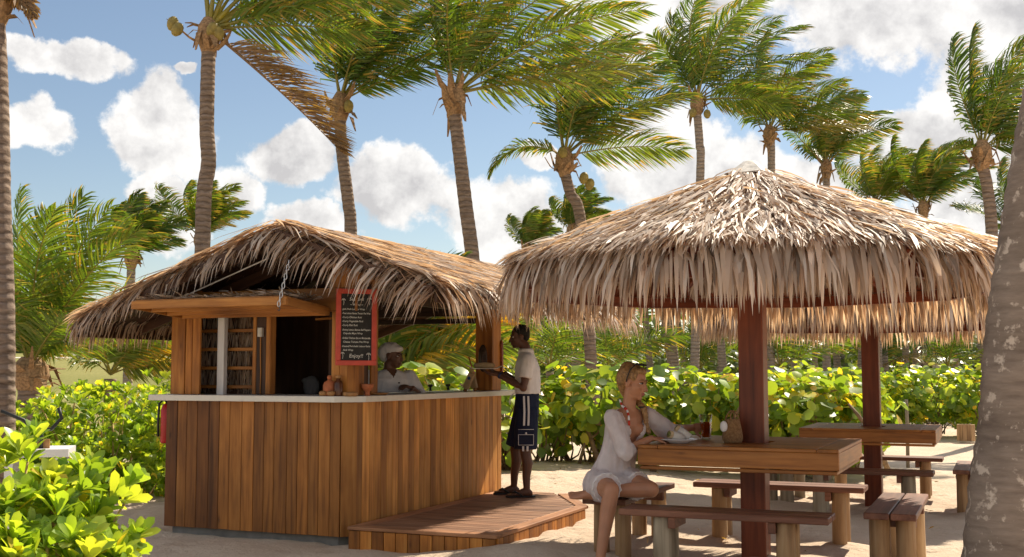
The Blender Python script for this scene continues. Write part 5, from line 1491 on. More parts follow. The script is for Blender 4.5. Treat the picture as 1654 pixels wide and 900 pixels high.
def skin(name, col, rough=0.45):
    m, nt, out = new_mat(name)
    tc = node(nt, 'ShaderNodeTexCoord'); nz = node(nt, 'ShaderNodeTexNoise', i_Scale=9.0, i_Detail=6.0); nt.links.new(tc.outputs['Object'], nz.inputs['Vector'])
    c = ramp(nt, nz.outputs[0], [(0.3, tuple(v*0.88 for v in col)), (0.7, tuple(min(1, v*1.08) for v in col))])
    p = node(nt, 'ShaderNodeBsdfPrincipled', i_Roughness=rough); nt.links.new(c, p.inputs['Base Color'])
    p.inputs['Subsurface Weight'].default_value = 0.10; p.inputs['Subsurface Radius'].default_value = (0.012, 0.005, 0.003)
    p.inputs['Specular IOR Level'].default_value = 0.4
    nt.links.new(p.outputs[0], out.inputs[0]); return m
def cloth(name, col, rough=0.85, sheer=0.0, scale=60.0):
    m, nt, out = new_mat(name)
    tc = node(nt, 'ShaderNodeTexCoord'); nz = node(nt, 'ShaderNodeTexNoise', i_Scale=12.0, i_Detail=6.0, i_Roughness=0.6); nt.links.new(tc.outputs['Object'], nz.inputs['Vector'])
    c = ramp(nt, nz.outputs[0], [(0.3, tuple(v*0.9 for v in col)), (0.7, tuple(min(1, v*1.05) for v in col))])
    p = node(nt, 'ShaderNodeBsdfPrincipled', i_Roughness=rough); nt.links.new(c, p.inputs['Base Color'])
    p.inputs['Specular IOR Level'].default_value = 0.15
    b = node(nt, 'ShaderNodeBump', i_Strength=0.4, i_Distance=0.01); nt.links.new(nz.outputs[0], b.inputs['Height']); nt.links.new(b.outputs[0], p.inputs['Normal'])
    if sheer:
        tr = node(nt, 'ShaderNodeBsdfTranslucent'); nt.links.new(c, tr.inputs['Color'])
        mx = node(nt, 'ShaderNodeMixShader'); mx.inputs[0].default_value = sheer
        nt.links.new(p.outputs[0], mx.inputs[1]); nt.links.new(tr.outputs[0], mx.inputs[2]); nt.links.new(mx.outputs[0], out.inputs[0])
    else: nt.links.new(p.outputs[0], out.inputs[0])
    return m
M['skin_tan'] = skin('tanned_skin', (0.46, 0.215, 0.12)); M['skin_dark'] = skin('dark_skin', (0.12, 0.055, 0.034))
M['skin_brown'] = skin('brown_skin', (0.15, 0.070, 0.042))
M['lip_pink'] = skin('lip_pink', (0.42, 0.14, 0.11), 0.35); M['lip_dark'] = skin('lip_dark', (0.12, 0.045, 0.04), 0.35)
M['eye'] = plain('eye_white', (0.7, 0.68, 0.65), 0.2, var=0.02); M['iris'] = plain('iris', (0.02, 0.015, 0.012), 0.2, var=0.1)
M['white_cloth'] = cloth('white_cloth', (0.92, 0.88, 0.89), sheer=0.45); M['white_cotton'] = cloth('white_cotton', (0.82, 0.80, 0.79))
M['grey_cotton'] = cloth('grey_white_cotton', (0.68, 0.66, 0.66)); M['navy'] = cloth('navy_cloth', (0.020, 0.026, 0.055)); M['stripe'] = cloth('stripe_white', (0.72, 0.72, 0.74))
M['blond'] = plain('blond_hair', (0.30, 0.165, 0.065), 0.45, var=0.5, scale=55, bump=0.6); M['black_hair'] = plain('black_hair', (0.012, 0.010, 0.009), 0.8, var=0.5, scale=90, bump=0.8)
M['black'] = plain('black_rubber', (0.018, 0.018, 0.018), 0.5); M['red_cloth'] = cloth('red_cloth', (0.62, 0.06, 0.04))

def woman():
    o0 = Vector((0.74, 8.80, 0.0))
    root = thing('person', 'barefoot woman in a white tunic sitting with one leg tucked up, holding a beer', 'person', o0)
    L = lambda p: Vector(p)-o0
    S = Vector((0.81, 0.58, 0.04)).normalized(); F = Vector((0.58, -0.81, 0.0)).normalized()
    pel, nk = Vector((0.725, 8.82, 0.56)), Vector((0.885, 8.775, 1.175))
    def cz(z):
        t = (z-pel.z)/(nk.z-pel.z); b = pel.lerp(nk, t); return b+F*0.02*math.sin(math.pi*min(1, max(0, t)))
    prof = [(0.56, 0.165, 0.115), (0.64, 0.172, 0.12), (0.74, 0.145, 0.102), (0.84, 0.122, 0.092), (0.95, 0.136, 0.10), (1.04, 0.150, 0.106), (1.10, 0.160, 0.090), (1.145, 0.125, 0.066), (1.175, 0.066, 0.056)]
    mb = MB()
    loft(mb, [(L(cz(z)), S*a, F*b) for z, a, b in prof])
    for q in (-1, 1): ell(mb, L(cz(1.01))+S*q*0.068+F*0.075, (S*0.058, F*0.055, Vector((0, 0, 0.058))))
    hc = Vector((0.925, 8.745, 1.365)); f = Vector((0.84, -0.50, -0.20)); hk = 1.13
    P, f, s, u = head(mb, L(hc), f, (0.08, 0, 1), hk)
    limb(mb, [L(nk)+Vector((0, 0, -0.03)), L(nk)+Vector((0.01, -0.01, 0.05)), L(hc)+Vector((-0.015, 0.005, -0.05))], [0.062, 0.052, 0.052])
    # right arm resting on the table edge
    sR, eR, wR = Vector((0.755, 8.665, 1.105)), Vector((0.845, 8.575, 0.86)), Vector((1.045, 8.665, 0.948))
    limb(mb, [L(sR), L(sR.lerp(eR, 0.5)), L(eR), L(eR.lerp(wR, 0.4)), L(wR)], [0.056, 0.047, 0.040, 0.038, 0.026])
    hand(mb, L(wR), (0.95, 0.35, -0.06), (0, 0.1, -1), curl=0.45, scale=1.05, left=False)
    # left arm out to the glass
    sL, eL, wL = Vector((1.035, 8.87, 1.115)), Vector((1.235, 8.985, 0.99)), Vector((1.445, 9.245, 1.00))
    limb(mb, [L(sL), L(sL.lerp(eL, 0.5)), L(eL), L(eL.lerp(wL, 0.4)), L(wL)], [0.056, 0.047, 0.040, 0.038, 0.026])
    hand(mb, L(wL), (0.97, 0.10, 0.02), (0.2, -0.95, 0.0), curl=0.62, scale=1.05, left=True, thumb=1.0)
    # right leg down, left leg folded on the bench
    hR, kR, aR = Vector((0.65, 8.72, 0.60)), Vector((0.715, 8.33, 0.600)), Vector((0.625, 8.27, 0.11))
    limb(mb, [L(hR), L(hR.lerp(kR, 0.5)), L(kR)], [0.100, 0.086, 0.060])
    limb(mb, [L(kR), L(kR.lerp(aR, 0.3))+Vector((0, 0.012, 0)), L(kR.lerp(aR, 0.65)), L(aR)], [0.060, 0.058, 0.044, 0.034])
    foot(mb, L(aR), (-0.15, -1, 0))
    hL, kL, aL = Vector((0.81, 8.86, 0.62)), Vector((1.02, 8.50, 0.585)), Vector((0.61, 8.585, 0.560))
    limb(mb, [L(hL), L(hL.lerp(kL, 0.5)), L(kL)], [0.100, 0.088, 0.062])
    limb(mb, [L(kL), L(kL.lerp(aL, 0.3))+Vector((0, 0.02, 0)), L(kL.lerp(aL, 0.65)), L(aL)], [0.060, 0.058, 0.044, 0.034])
    foot(mb, L(aL), (-1, 0.20, 0.06), (0.05, -0.55, 0.8))
    body = fuse('body', mb, 0.0065, M['skin_tan'], root, smooth=4)
    face_bits(body, P, f, s, u, hk, M['lip_pink'], M['blond'], Vector((0, 0, 0)))
    # tunic
    mb = MB()
    loft(mb, [(L(cz(z)), S*(a+g), F*(b+g)) for (z, a, b), g in zip(prof, (0.040, 0.035, 0.034, 0.032, 0.022, 0.014, 0.012, 0.012, 0.012))])
    for q in (-1, 1): ell(mb, L(cz(1.01))+S*q*0.068+F*0.078, (S*0.068, F*0.062, Vector((0, 0, 0.072))))
    cR = eR.lerp(wR, 0.30); cL = eL.lerp(wL, 0.42)
    mb.tube([L(sR), L(sR.lerp(eR, 0.5)), L(eR)+Vector((0, 0, -0.012)), L(cR)+Vector((0, 0, -0.008))], [0.068, 0.068, 0.067, 0.056], 14); ball(mb, L(sR), 0.067); ball(mb, L(eR)+Vector((0, 0, -0.012)), 0.065)
    mb.tube([L(sL), L(sL.lerp(eL, 0.5))+Vector((0, 0, -0.01)), L(eL)+Vector((0, 0, -0.03)), L(cL)+Vector((0, 0, -0.014))], [0.068, 0.072, 0.080, 0.058], 14); ball(mb, L(sL), 0.067); ball(mb, L(eL)+Vector((0, 0, -0.03)), 0.078)
    # skirt over the thighs
    mb.tube([L(hR)+Vector((0, 0.03, 0)), L(hR.lerp(kR, 0.35)), L(hR.lerp(kR, 0.66))], [0.128, 0.118, 0.108], 16)
    mb.tube([L(hL)+Vector((0, 0.03, 0)), L(hL.lerp(kL, 0.35)), L(hL.lerp(kL, 0.62))], [0.128, 0.118, 0.106], 16)
    ell(mb, L((0.735, 8.80, 0.60)), (S*0.20, F*0.15, Vector((0, 0, 0.10))))
    ell(mb, L((0.80, 8.66, 0.62)), (S*0.12, F*0.12, Vector((0, 0, 0.07))))
    def cut(p):
        w = p+o0; dlt = w-cz(w.z)
        if not (0.89 < w.z < 1.30) or dlt.dot(F) < 0.0: return (w.z > 1.165 and dlt.length < 0.10)
        return abs(dlt.dot(S)-0.012) < 0.008+(w.z-0.89)*0.42
    tunic = fuse('tunic', mb, 0.009, M['white_cloth'], root, smooth=4, cut=cut, wrinkle=0.010)
    # lace hem
    mb = MB()
    for a, b, t, r in ((hR, kR, 0.66, 0.104), (hL, kL, 0.62, 0.102)):
        c = L(a.lerp(b, t)); d = (b-a).normalized(); s1 = d.cross(Vector((0, 0, 1))).normalized(); s2 = d.cross(s1)
        pts = []
        for k in range(40):
            an = 2*math.pi*k/40; pts.append(c+(s1*math.cos(an)+s2*math.sin(an))*(r+0.006*math.sin(an*13))+d*0.006*math.cos(an*13))
        mb.tube(pts+[pts[0]], 0.005, 5)
    mb.build('lace_hem', M['white_cotton'], tunic, True)
    # bikini: cups seen in the neckline and the red patterned halter strap
    mb = MB()
    for q in (-1, 1): ell(mb, L(cz(0.985))+S*q*0.085+F*0.070, (S*0.050, F*0.050, Vector((0, 0, 0.040))))
    mb.build('bikini_top', M['red_cloth'], root, True)
    for q in (-1,):
        p0 = L(cz(1.05))+S*q*0.066+F*0.125; p1 = L(cz(1.12))+S*q*0.066+F*0.098; p2 = L(cz(1.16))+S*q*0.058+F*0.060; p3 = L(nk)+S*q*0.064+Vector((0, 0, 0.02)); p4 = L(nk)+S*q*0.056-F*0.03+Vector((0, 0, 0.06))
        pts = [p0, p1, p2, p3, p4]
        for j in range(4):
            for h in range(2):
                a = pts[j].lerp(pts[j+1], h/2); b = pts[j].lerp(pts[j+1], (h+1)/2)
                m1 = MB(); m1.tube([a, b], [0.0085, 0.0085], 6); m1.build('strap_patch', M['red_cloth'] if (j*2+h) % 2 == 0 else M['white_cotton'], root, True)
    # hair: swept back, braid over the left shoulder
    mb = MB()
    ell(mb, P(-0.026, 0, 0.046), (f*0.098*hk, s*0.082*hk, u*0.082*hk), 16, 12)
    ell(mb, P(-0.070, 0, 0.012), (f*0.055*hk, s*0.066*hk, u*0.075*hk), 14, 10)
    ell(mb, P(-0.050, 0.0, 0.085), (f*0.065*hk, s*0.060*hk, u*0.050*hk), 12, 8)
    ell(mb, P(0.030, 0, 0.085), (f*0.050*hk, s*0.060*hk, u*0.030*hk), 12, 8)
    limb(mb, [P(-0.070, 0.0, -0.03), P(-0.06, -0.03, -0.075), P(-0.025, -0.07, -0.11)], [0.050, 0.040, 0.032])
    fuse('hair', mb, 0.008, M['blond'], root, smooth=3, wrinkle=0.006)
    mb = MB(); rr = random.Random(9)
    for i in range(46):                       # loose strands
        a = rr.uniform(-1.2, 1.2); b0_ = P(-0.06+0.09*math.cos(a*1.3)*rr.uniform(0.3, 1), 0.085*math.sin(a), rr.uniform(0.02, 0.12))
        dv = f*rr.uniform(-0.07, 0.02)+s*rr.uniform(-0.03, 0.03)+u*rr.uniform(-0.09, 0.02)
        mb.tube([b0_, b0_+dv*0.5+u*0.012, b0_+dv], [0.0016, 0.0014, 0.0008], 4)
    mb.build('loose_hair', M['blond'], root, True)
    mb = MB()
    b0, b1 = P(-0.015, -0.085, -0.12), L(cz(0.985))+S*0.135+F*0.135
    n = 22
    for i in range(n):
        t = i/(n-1); c = b0.lerp(b1, t)+F*0.075*math.sin(math.pi*t)*(1-t)*1.3+Vector((0, 0, 0.02*math.sin(math.pi*t)))
        rr = (0.026-0.010*t)*(1.0 if i % 2 else 0.90)*(1.15 if t > 0.9 else 1)
        ell(mb, c+S*0.006*(1 if i % 2 else -1), (S*rr, F*rr, Vector((0, 0, rr*1.15))), 10, 6)
    braid = fuse('braid', mb, 0.006, M['blond'], root, smooth=1)
    mb = MB(); c = b0.lerp(b1, 0.22)+F*0.065
    ell(mb, c, (S*0.028, F*0.028, Vector((0, 0, 0.012))), 10, 6); mb.build('hair_tie', M['black'], braid, True)
    # sunglasses pushed up on the hair
    mb = MB()
    for q in (-1, 1):
        ell(mb, P(0.028, q*0.036, 0.128), (f*0.034, s*0.033, u*0.010+f*0.004), 12, 6)
        mb.tube([P(0.020, q*0.075, 0.120), P(0.0, q*0.092, 0.085), P(-0.012, q*0.090, 0.030), P(-0.014, q*0.086, 0.0)], 0.005, 6)
    mb.tube([P(0.030, -0.02, 0.132), P(0.034, 0, 0.137), P(0.030, 0.02, 0.132)], 0.005, 6)
    mb.build('sunglasses', M['black'], root, True)
woman()

def man():
    o0 = Vector((0.10, 11.84, 0.18))
    root = thing('person', 'man in white polo shirt and navy striped shorts standing at the bar counter', 'person', o0)
    L = lambda p: Vector(p)-o0
    F = Vector((-0.98, 0.18, 0)).normalized(); S = Vector((-0.18, -0.98, 0)).normalized()     # S: his left, towards the camera
    pel, nk = Vector((0.145, 11.84, 1.04)), Vector((0.145, 11.84, 1.655))
    def cz(z):
        t = (z-pel.z)/(nk.z-pel.z); return pel.lerp(nk, t)-F*0.018*math.sin(math.pi*min(1, max(0, t)))
    prof = [(1.00, 0.15, 0.11), (1.10, 0.155, 0.112), (1.22, 0.14, 0.105), (1.36, 0.155, 0.112), (1.48, 0.172, 0.115), (1.55, 0.178, 0.098), (1.60, 0.14, 0.075), (1.655, 0.062, 0.058)]
    mb = MB(); loft(mb, [(L(cz(z)), S*a, F*b) for z, a, b in prof])
    hc = Vector((0.075, 11.84, 1.805)); hk = 1.02
    P, f, s, u = head(mb, L(hc), (-0.97, -0.12, -0.12), (0, 0, 1), hk)
    limb(mb, [L(nk)-Vector((0, 0, 0.03)), L(nk)+Vector((-0.012, 0, 0.05)), L(hc)+Vector((0.015, 0, -0.05))], [0.066, 0.056, 0.056])
    sN, eN, wN = Vector((0.165, 11.655, 1.565)), Vector((0.115, 11.60, 1.285)), Vector((-0.135, 11.70, 1.415))
    sF, eF, wF = Vector((0.135, 12.02, 1.565)), Vector((0.10, 12.07, 1.30)), Vector((-0.07, 11.95, 1.425))
    for a, e, w, lf, c_ in ((sN, eN, wN, True, 0), (sF, eF, wF, False, 0)):
        limb(mb, [L(a), L(a.lerp(e, 0.5)), L(e), L(e.lerp(w, 0.35)), L(w)], [0.058, 0.050, 0.042, 0.040, 0.028])
        hand(mb, L(w), Vector((-1, 0.1, 0.12)), (0.0, 0.25 if lf else -0.25, 1.0), curl=0.42, left=lf, scale=1.1)
    legs = [(Vector((0.15, 11.75, 1.02)), Vector((0.135, 11.74, 0.635)), Vector((0.15, 11.72, 0.262)), (-1, -0.10, 0)),
            (Vector((0.14, 11.93, 1.02)), Vector((0.035, 11.95, 0.645)), Vector((0.02, 12.00, 0.262)), (-1, -0.02, 0))]
    for h, k_, a, fd in legs:
        limb(mb, [L(h), L(h.lerp(k_, 0.5)), L(k_)], [0.092, 0.080, 0.056])
        limb(mb, [L(k_), L(k_.lerp(a, 0.32))-F*0.018, L(k_.lerp(a, 0.68)), L(a)], [0.055, 0.056, 0.042, 0.034])
        foot(mb, L(a), fd, k=1.05)
    body = fuse('body', mb, 0.0065, M['skin_dark'], root, smooth=4)
    face_bits(body, P, f, s, u, hk, M['lip_dark'], M['black_hair'], Vector((0, 0, 0)))
    mb = MB(); ell(mb, P(-0.024, 0, 0.048), (f*0.094*hk, s*0.079*hk, u*0.080*hk), 16, 12); ell(mb, P(-0.060, 0, 0.005), (f*0.050*hk, s*0.068*hk, u*0.060*hk), 14, 10)
    fuse('hair', mb, 0.008, M['black_hair'], root, smooth=2, wrinkle=0.003)
    mb = MB(); loft(mb, [(L(cz(z)), S*(a+g), F*(b+g)) for (z, a, b), g in zip(prof[2:], (0.028, 0.020, 0.014, 0.013, 0.013, 0.014))])
    for a, e in ((sN, eN), (sF, eF)):
        mb.tube([L(a)+Vector((0, 0, 0.0)), L(a.lerp(e, 0.35)), L(a.lerp(e, 0.66))], [0.073, 0.072, 0.072], 14); ball(mb, L(a), 0.072)
    polo = fuse('polo_shirt', mb, 0.009, M['white_cotton'], root, smooth=4, wrinkle=0.004)
    mb = MB(); mb.tube([L(nk)+Vector((0.0, 0, -0.022)), L(nk)+Vector((0, 0, 0.028))], [0.086, 0.074], 16); mb.build('collar', M['white_cotton'], polo, True)
    mb = MB(); loft(mb, [(L(cz(z)), S*a, F*b) for z, a, b in ((0.98, 0.17, 0.128), (1.10, 0.172, 0.130), (1.235, 0.158, 0.122))])
    for h, k_, a, fd in legs:
        mb.tube([L(h)+Vector((0, 0, 0.05)), L(h.lerp(k_, 0.5)), L(h.lerp(k_, 0.93))], [0.118, 0.118, 0.116], 16)
    shorts = fuse('shorts', mb, 0.009, M['navy'], root, smooth=4, wrinkle=0.006)
    h, k_ = legs[0][0], legs[0][1]
    out = Vector((0.0, -1, 0))
    for off in (-0.024, 0.020):
        m1 = MB()
        pts = [L(h)+Vector((off-0.005, -0.098, 0.18)), L(h)+Vector((off, -0.118, 0.02)), L(h.lerp(k_, 0.3))+Vector((off, -0.124, 0))]
        for a, b in zip(pts, pts[1:]):
            w = Vector((0.010, 0, 0)); q = Vector((0, -0.004, 0)); q2 = Vector((0, 0.02, 0))
            m1.add([a-w+q, a+w+q, b+w+q, b-w+q, a-w+q2, a+w+q2, b+w+q2, b-w+q2], [(3, 2, 1, 0), (4, 5, 6, 7), (0, 1, 5, 4), (1, 2, 6, 5), (2, 3, 7, 6), (3, 0, 4, 7)])
        m1.build('stripe', M['stripe'], shorts)
        m2 = MB(); c = L(h.lerp(k_, 0.90))+Vector((off, -0.118, 0)); m2.box(c, (0.020, 0.012, 0.05)); m2.build('stripe', M['stripe'], shorts)
    c = L(h.lerp(k_, 0.60))+Vector((0.0, -0.124, 0)); m1 = MB(); m1.box(c, (0.150, 0.016, 0.155)); m1.box(c+Vector((0, -0.010, 0.052)), (0.158, 0.012, 0.055)); m1.build('pocket', M['navy'], shorts)
    m1 = MB()
    for a, b in (((-.076, -.011, -.078), (-.076, -.011, .03)), ((.076, -.011, -.078), (.076, -.011, .03)), ((-.076, -.011, -.078), (.076, -.011, -.078)), ((-.079, -.019, .026), (.079, -.019, .026)), ((-.079, -.019, .078), (.079, -.019, .078))):
        m1.tube([c+Vector(a), c+Vector(b)], 0.0028, 5)
    ball(m1, c+Vector((0, -0.02, 0.04)), 0.011); m1.build('stitching', M['stripe'], shorts, True)
    m1 = MB()
    for q in (0.0, 0.012): m1.tube([L((0.02, 11.79, 1.225)), L((0.0-q, 11.78, 1.20)), L((-0.018-q, 11.77, 1.15)), L((-0.012-q, 11.77, 1.11))], 0.004, 5)
    m1.build('drawstring', M['stripe'], shorts, True)
    for h, k_, a, fd in legs:
        d = Vector(fd).normalized(); sd = d.cross(Vector((0, 0, 1))); m1 = MB()
        p = [(-0.085, 0.030), (-0.05, 0.040), (0.06, 0.042), (0.14, 0.052), (0.19, 0.046), (0.215, 0.02)]
        z0, z1 = -0.080, -0.066
        poly = [L(a)+d*x+sd*w for x, w in p]+[L(a)+d*x-sd*w for x, w in reversed(p)]
        n = len(poly); vs = [v+Vector((0, 0, z0)) for v in poly]+[v+Vector((0, 0, z1)) for v in poly]
        m1.add(vs, [tuple(range(n)), tuple(reversed(range(n, 2*n)))]+[(i, i+n, (i+1) % n+n, (i+1) % n) for i in range(n)])
        for q in (-1, 1): m1.tube([L(a)+d*0.155+Vector((0, 0, -0.040)), L(a)+d*0.12+sd*q*0.034+Vector((0, 0, -0.022)), L(a)+d*0.05+sd*q*0.046+Vector((0, 0, -0.062))], 0.008, 6)
        m1.build('flip_flop', M['black'], root)
    m1 = MB(); c = L(wN); d = (wN-eN).normalized(); m1.tube([c-d*0.03, c-d*0.008], 0.034, 12); m1.build('wristwatch', plain('watch_blue', (0.02, 0.03, 0.09), 0.4), root, True)
    # paper tray with a wrap, held in both hands
    t = thing('food_tray', 'white paper tray with a rolled wrap in the hands of the man at the counter', 'food tray', (-0.27, 11.80, 1.475), R(8))
    m1 = MB()
    prof = [(-0.20, 0.035), (-0.13, 0.0), (0.10, 0.0), (0.17, 0.03)]
    vs = [(x, y, z) for x, z in prof for y in (-0.09, 0.09)]; vs += [(x, y, z+0.006) for x, z in prof for y in (-0.09, 0.09)]
    fs = []
    for i in range(3): a = 2*i; fs += [(a+1, a+3, a+2, a), (a+8, a+10, a+11, a+9), (a, a+2, a+10, a+8), (a+1, a+9, a+11, a+3)]
    fs += [(0, 8, 9, 1), (6, 7, 15, 14)]
    m1.add(vs, fs); m1.build('paper', plain('white_paper', (0.72, 0.68, 0.6), 0.8), t)
    m1 = MB(); limb(m1, [(-0.10, 0, 0.035), (0.0, 0.01, 0.038), (0.07, 0, 0.035)], [0.026, 0.03, 0.027]); m1.build('wrap', plain('tortilla', (0.52, 0.38, 0.22), 0.8, var=0.3), t, True)
man()

def server():
    c0 = kw(-0.47, 1.50); o0 = Vector((c0[0], c0[1], 0.17))
    root = thing('person', 'server in a white chef jacket and white cap behind the bar counter', 'person', o0)
    S = Vector((0.93, 0.36, 0)).normalized(); F = Vector((0.36, -0.93, 0)).normalized()
    V3 = lambda a, b, z: S*a+F*b+Vector((0, 0, z))
    prof = [(0.78, 0.20, 0.15), (0.92, 0.19, 0.145), (1.02, 0.185, 0.14), (1.12, 0.19, 0.145), (1.20, 0.19, 0.125), (1.26, 0.15, 0.09), (1.30, 0.065, 0.06)]
    mb = MB(); loft(mb, [(V3(0, 0, z), S*a, F*b) for z, a, b in prof])
    hc = V3(0.03, 0.02, 1.425)
    P, f, s, u = head(mb, hc, V3(0.72, 0.66, -0.06), (0, 0, 1), 1.02)
    limb(mb, [V3(0, 0, 1.25), V3(0, 0, 1.34), hc+Vector((0, 0, -0.05))], [0.062, 0.055, 0.055])
    aR = [V3(-0.20, 0, 1.22), V3(-0.245, 0.02, 0.99), V3(-0.16, 0.20, 0.96)]
    aL = [V3(0.20, 0, 1.22), V3(0.30, 0.08, 1.02), V3(0.175, 0.22, 1.115)]
    for a, lf in ((aR, False), (aL, True)):
        limb(mb, [a[0], a[0].lerp(a[1], 0.5), a[1], a[2]], [0.06, 0.054, 0.046, 0.030])
    hand(mb, aL[2], V3(-0.8, 0.35, 0.25), V3(0.1, -0.3, -0.9), curl=0.8, left=True, scale=1.1)
    hand(mb, aR[2], V3(0.6, 0.8, -0.1), (0, 0, -1), curl=0.4, left=False, scale=1.05)
    for q in (-1, 1):
        limb(mb, [V3(q*0.09, 0, 0.80), V3(q*0.09, 0.01, 0.44), V3(q*0.09, 0, 0.09)], [0.095, 0.06, 0.036]); foot(mb, V3(q*0.09, 0, 0.085), F)
    body = fuse('body', mb, 0.0075, M['skin_brown'], root, smooth=4)
    face_bits(body, P, f, s, u, 1.02, M['lip_dark'], M['black_hair'], Vector((0, 0, 0)))
    mb = MB(); loft(mb, [(V3(0, 0, z), S*(a+0.014), F*(b+0.014)) for z, a, b in prof[:-1]]+[(V3(0, 0, 1.295), S*0.085, F*0.078)])
    for a, t in ((aR, 0.75), (aL, 0.75)):
        mb.tube([a[0], a[0].lerp(a[1], 0.5), a[1], a[1].lerp(a[2], t*0.55)], [0.078, 0.074, 0.066, 0.056], 14); ball(mb, a[0], 0.077); ball(mb, a[1], 0.065)
    def cut(p):
        return p.z > 1.22 and p.dot(F) > 0.02 and abs(p.dot(S)-0.01) < (p.z-1.22)*0.75
    jacket = fuse('chef_jacket', mb, 0.009, M['grey_cotton'], root, smooth=4, wrinkle=0.006, cut=cut)
    for z in (1.17, 1.08, 0.99):
        m1 = MB(); ball(m1, V3(0.055, 0.158, z), 0.009); m1.build('button', M['black'], jacket, True)
    mb = MB()
    ell(mb, P(-0.028, 0, 0.070), (f*0.105, s*0.092, u*0.070), 16, 12)
    ell(mb, P(-0.080, 0, 0.035), (f*0.075, s*0.085, u*0.095), 14, 10)
    ell(mb, P(0.02, 0, 0.075), (f*0.078, s*0.080, u*0.036), 14, 10)
    fuse('cap', mb, 0.008, M['grey_cotton'], root, smooth=3, wrinkle=0.006)
    mb = MB()
    for q in (-1, 1): limb(mb, [V3(q*0.09, 0, 0.82), V3(q*0.09, 0.01, 0.44), V3(q*0.09, 0, 0.12)], [0.115, 0.085, 0.075])
    fuse('trousers', mb, 0.012, M['navy'], root, smooth=3)
server()

# ------------------------------------------------------------------ things on the near table
TZ = 0.912
def plate_thing():
    t = thing('plate', 'shallow white plate on the table between the woman\'s hands', 'plate', (1.255, 8.70, TZ), TAB)
    mb = MB(); mb.lathe([(0.0, 0.0), (0.075, 0.0), (0.08, 0.008), (0.145, 0.028), (0.148, 0.032), (0.14, 0.033), (0.08, 0.014), (0.0, 0.012)], 32)
    mb.build('dish', plain('white_china', (0.78, 0.78, 0.8), 0.2, var=0.02), t, True)
def wraps():
    for i, (x, y, a, d) in enumerate(((1.235, 8.685, 25, 0.036), (1.285, 8.735, -12, 0.040))):
        t = thing('wrap', ('half of a cut green-filled wrap lying flat on the white plate', 'other wrap half leaning up in its paper on the white plate')[i], 'wrap', (x, y, TZ+0.012), R(a))
        up = Vector((0, 0, 1)); dr = Vector((-1, 0, 0.25 if i == 0 else 0.75)).normalized()
        mb = MB(); mb.tube([Vector((0.06, 0, 0.026)), Vector((0.06, 0, 0.026))+dr*0.10], [0.03, 0.033], 14); mb.build('paper', M['paper_wrap'], t, True)
        mb = MB(); mb.tube([Vector((0.06, 0, 0.026))+dr*0.08, Vector((0.06, 0, 0.026))+dr*0.125], [0.029, 0.030], 14); mb.build('tortilla', M['tortilla'], t, True)
        mb = MB(); ell(mb, Vector((0.06, 0, 0.026))+dr*0.124, (Vector((0, 0.024, 0)), dr.cross(Vector((0, 1, 0)))*0.024, dr*0.010)); mb.build('filling', M['filling'], t, True)
M['paper_wrap'] = plain('wrap_paper', (0.66, 0.62, 0.56), 0.8); M['tortilla'] = plain('tortilla_skin', (0.50, 0.37, 0.22), 0.8, var=0.3, scale=40)
M['filling'] = plain('salad_filling', (0.12, 0.13, 0.03), 0.7, var=0.7, scale=60)
plate_thing(); wraps()
def beer():
    t = thing('beer_glass', 'flared pint glass of amber beer in the woman\'s hand', 'glass', (1.545, 9.185, TZ), 0)
    H = 0.195
    mb = MB(); mb.lathe([(0.0, 0.0), (0.036, 0.0), (0.038, 0.01), (0.040, 0.05), (0.046, 0.12), (0.053, H), (0.050, H), (0.043, 0.12), (0.0372, 0.05), (0.035, 0.016), (0.0, 0.016)], 28)
    m, nt, out = new_mat('clear_glass')
    tr = node(nt, 'ShaderNodeBsdfTransparent'); tr.inputs[0].default_value = (0.93, 0.95, 0.94, 1)
    gl = node(nt, 'ShaderNodeBsdfGlossy', i_Roughness=0.03); fr_ = node(nt, 'ShaderNodeLayerWeight', i_Blend=0.25)
    mx = node(nt, 'ShaderNodeMixShader'); nt.links.new(fr_.outputs['Facing'], mx.inputs[0]); nt.links.new(tr.outputs[0], mx.inputs[1]); nt.links.new(gl.outputs[0], mx.inputs[2]); nt.links.new(mx.outputs[0], out.inputs[0])
    mb.build('glass', m, t, True)
    mb = MB(); mb.lathe([(0.0, 0.0165), (0.0345, 0.0165), (0.0368, 0.05), (0.0425, 0.12), (0.0435, 0.135), (0.0, 0.135)], 28)
    m, nt, out = new_mat('amber_beer')
    p = node(nt, 'ShaderNodeBsdfTranslucent'); p.inputs[0].default_value = (0.80, 0.30, 0.03, 1)
    q = node(nt, 'ShaderNodeBsdfTransparent'); q.inputs[0].default_value = (0.75, 0.34, 0.05, 1)
    mx = node(nt, 'ShaderNodeMixShader'); mx.inputs[0].default_value = 0.5; nt.links.new(p.outputs[0], mx.inputs[1]); nt.links.new(q.outputs[0], mx.inputs[2]); nt.links.new(mx.outputs[0], out.inputs[0])
    mb.build('beer', m, t, True)
beer()
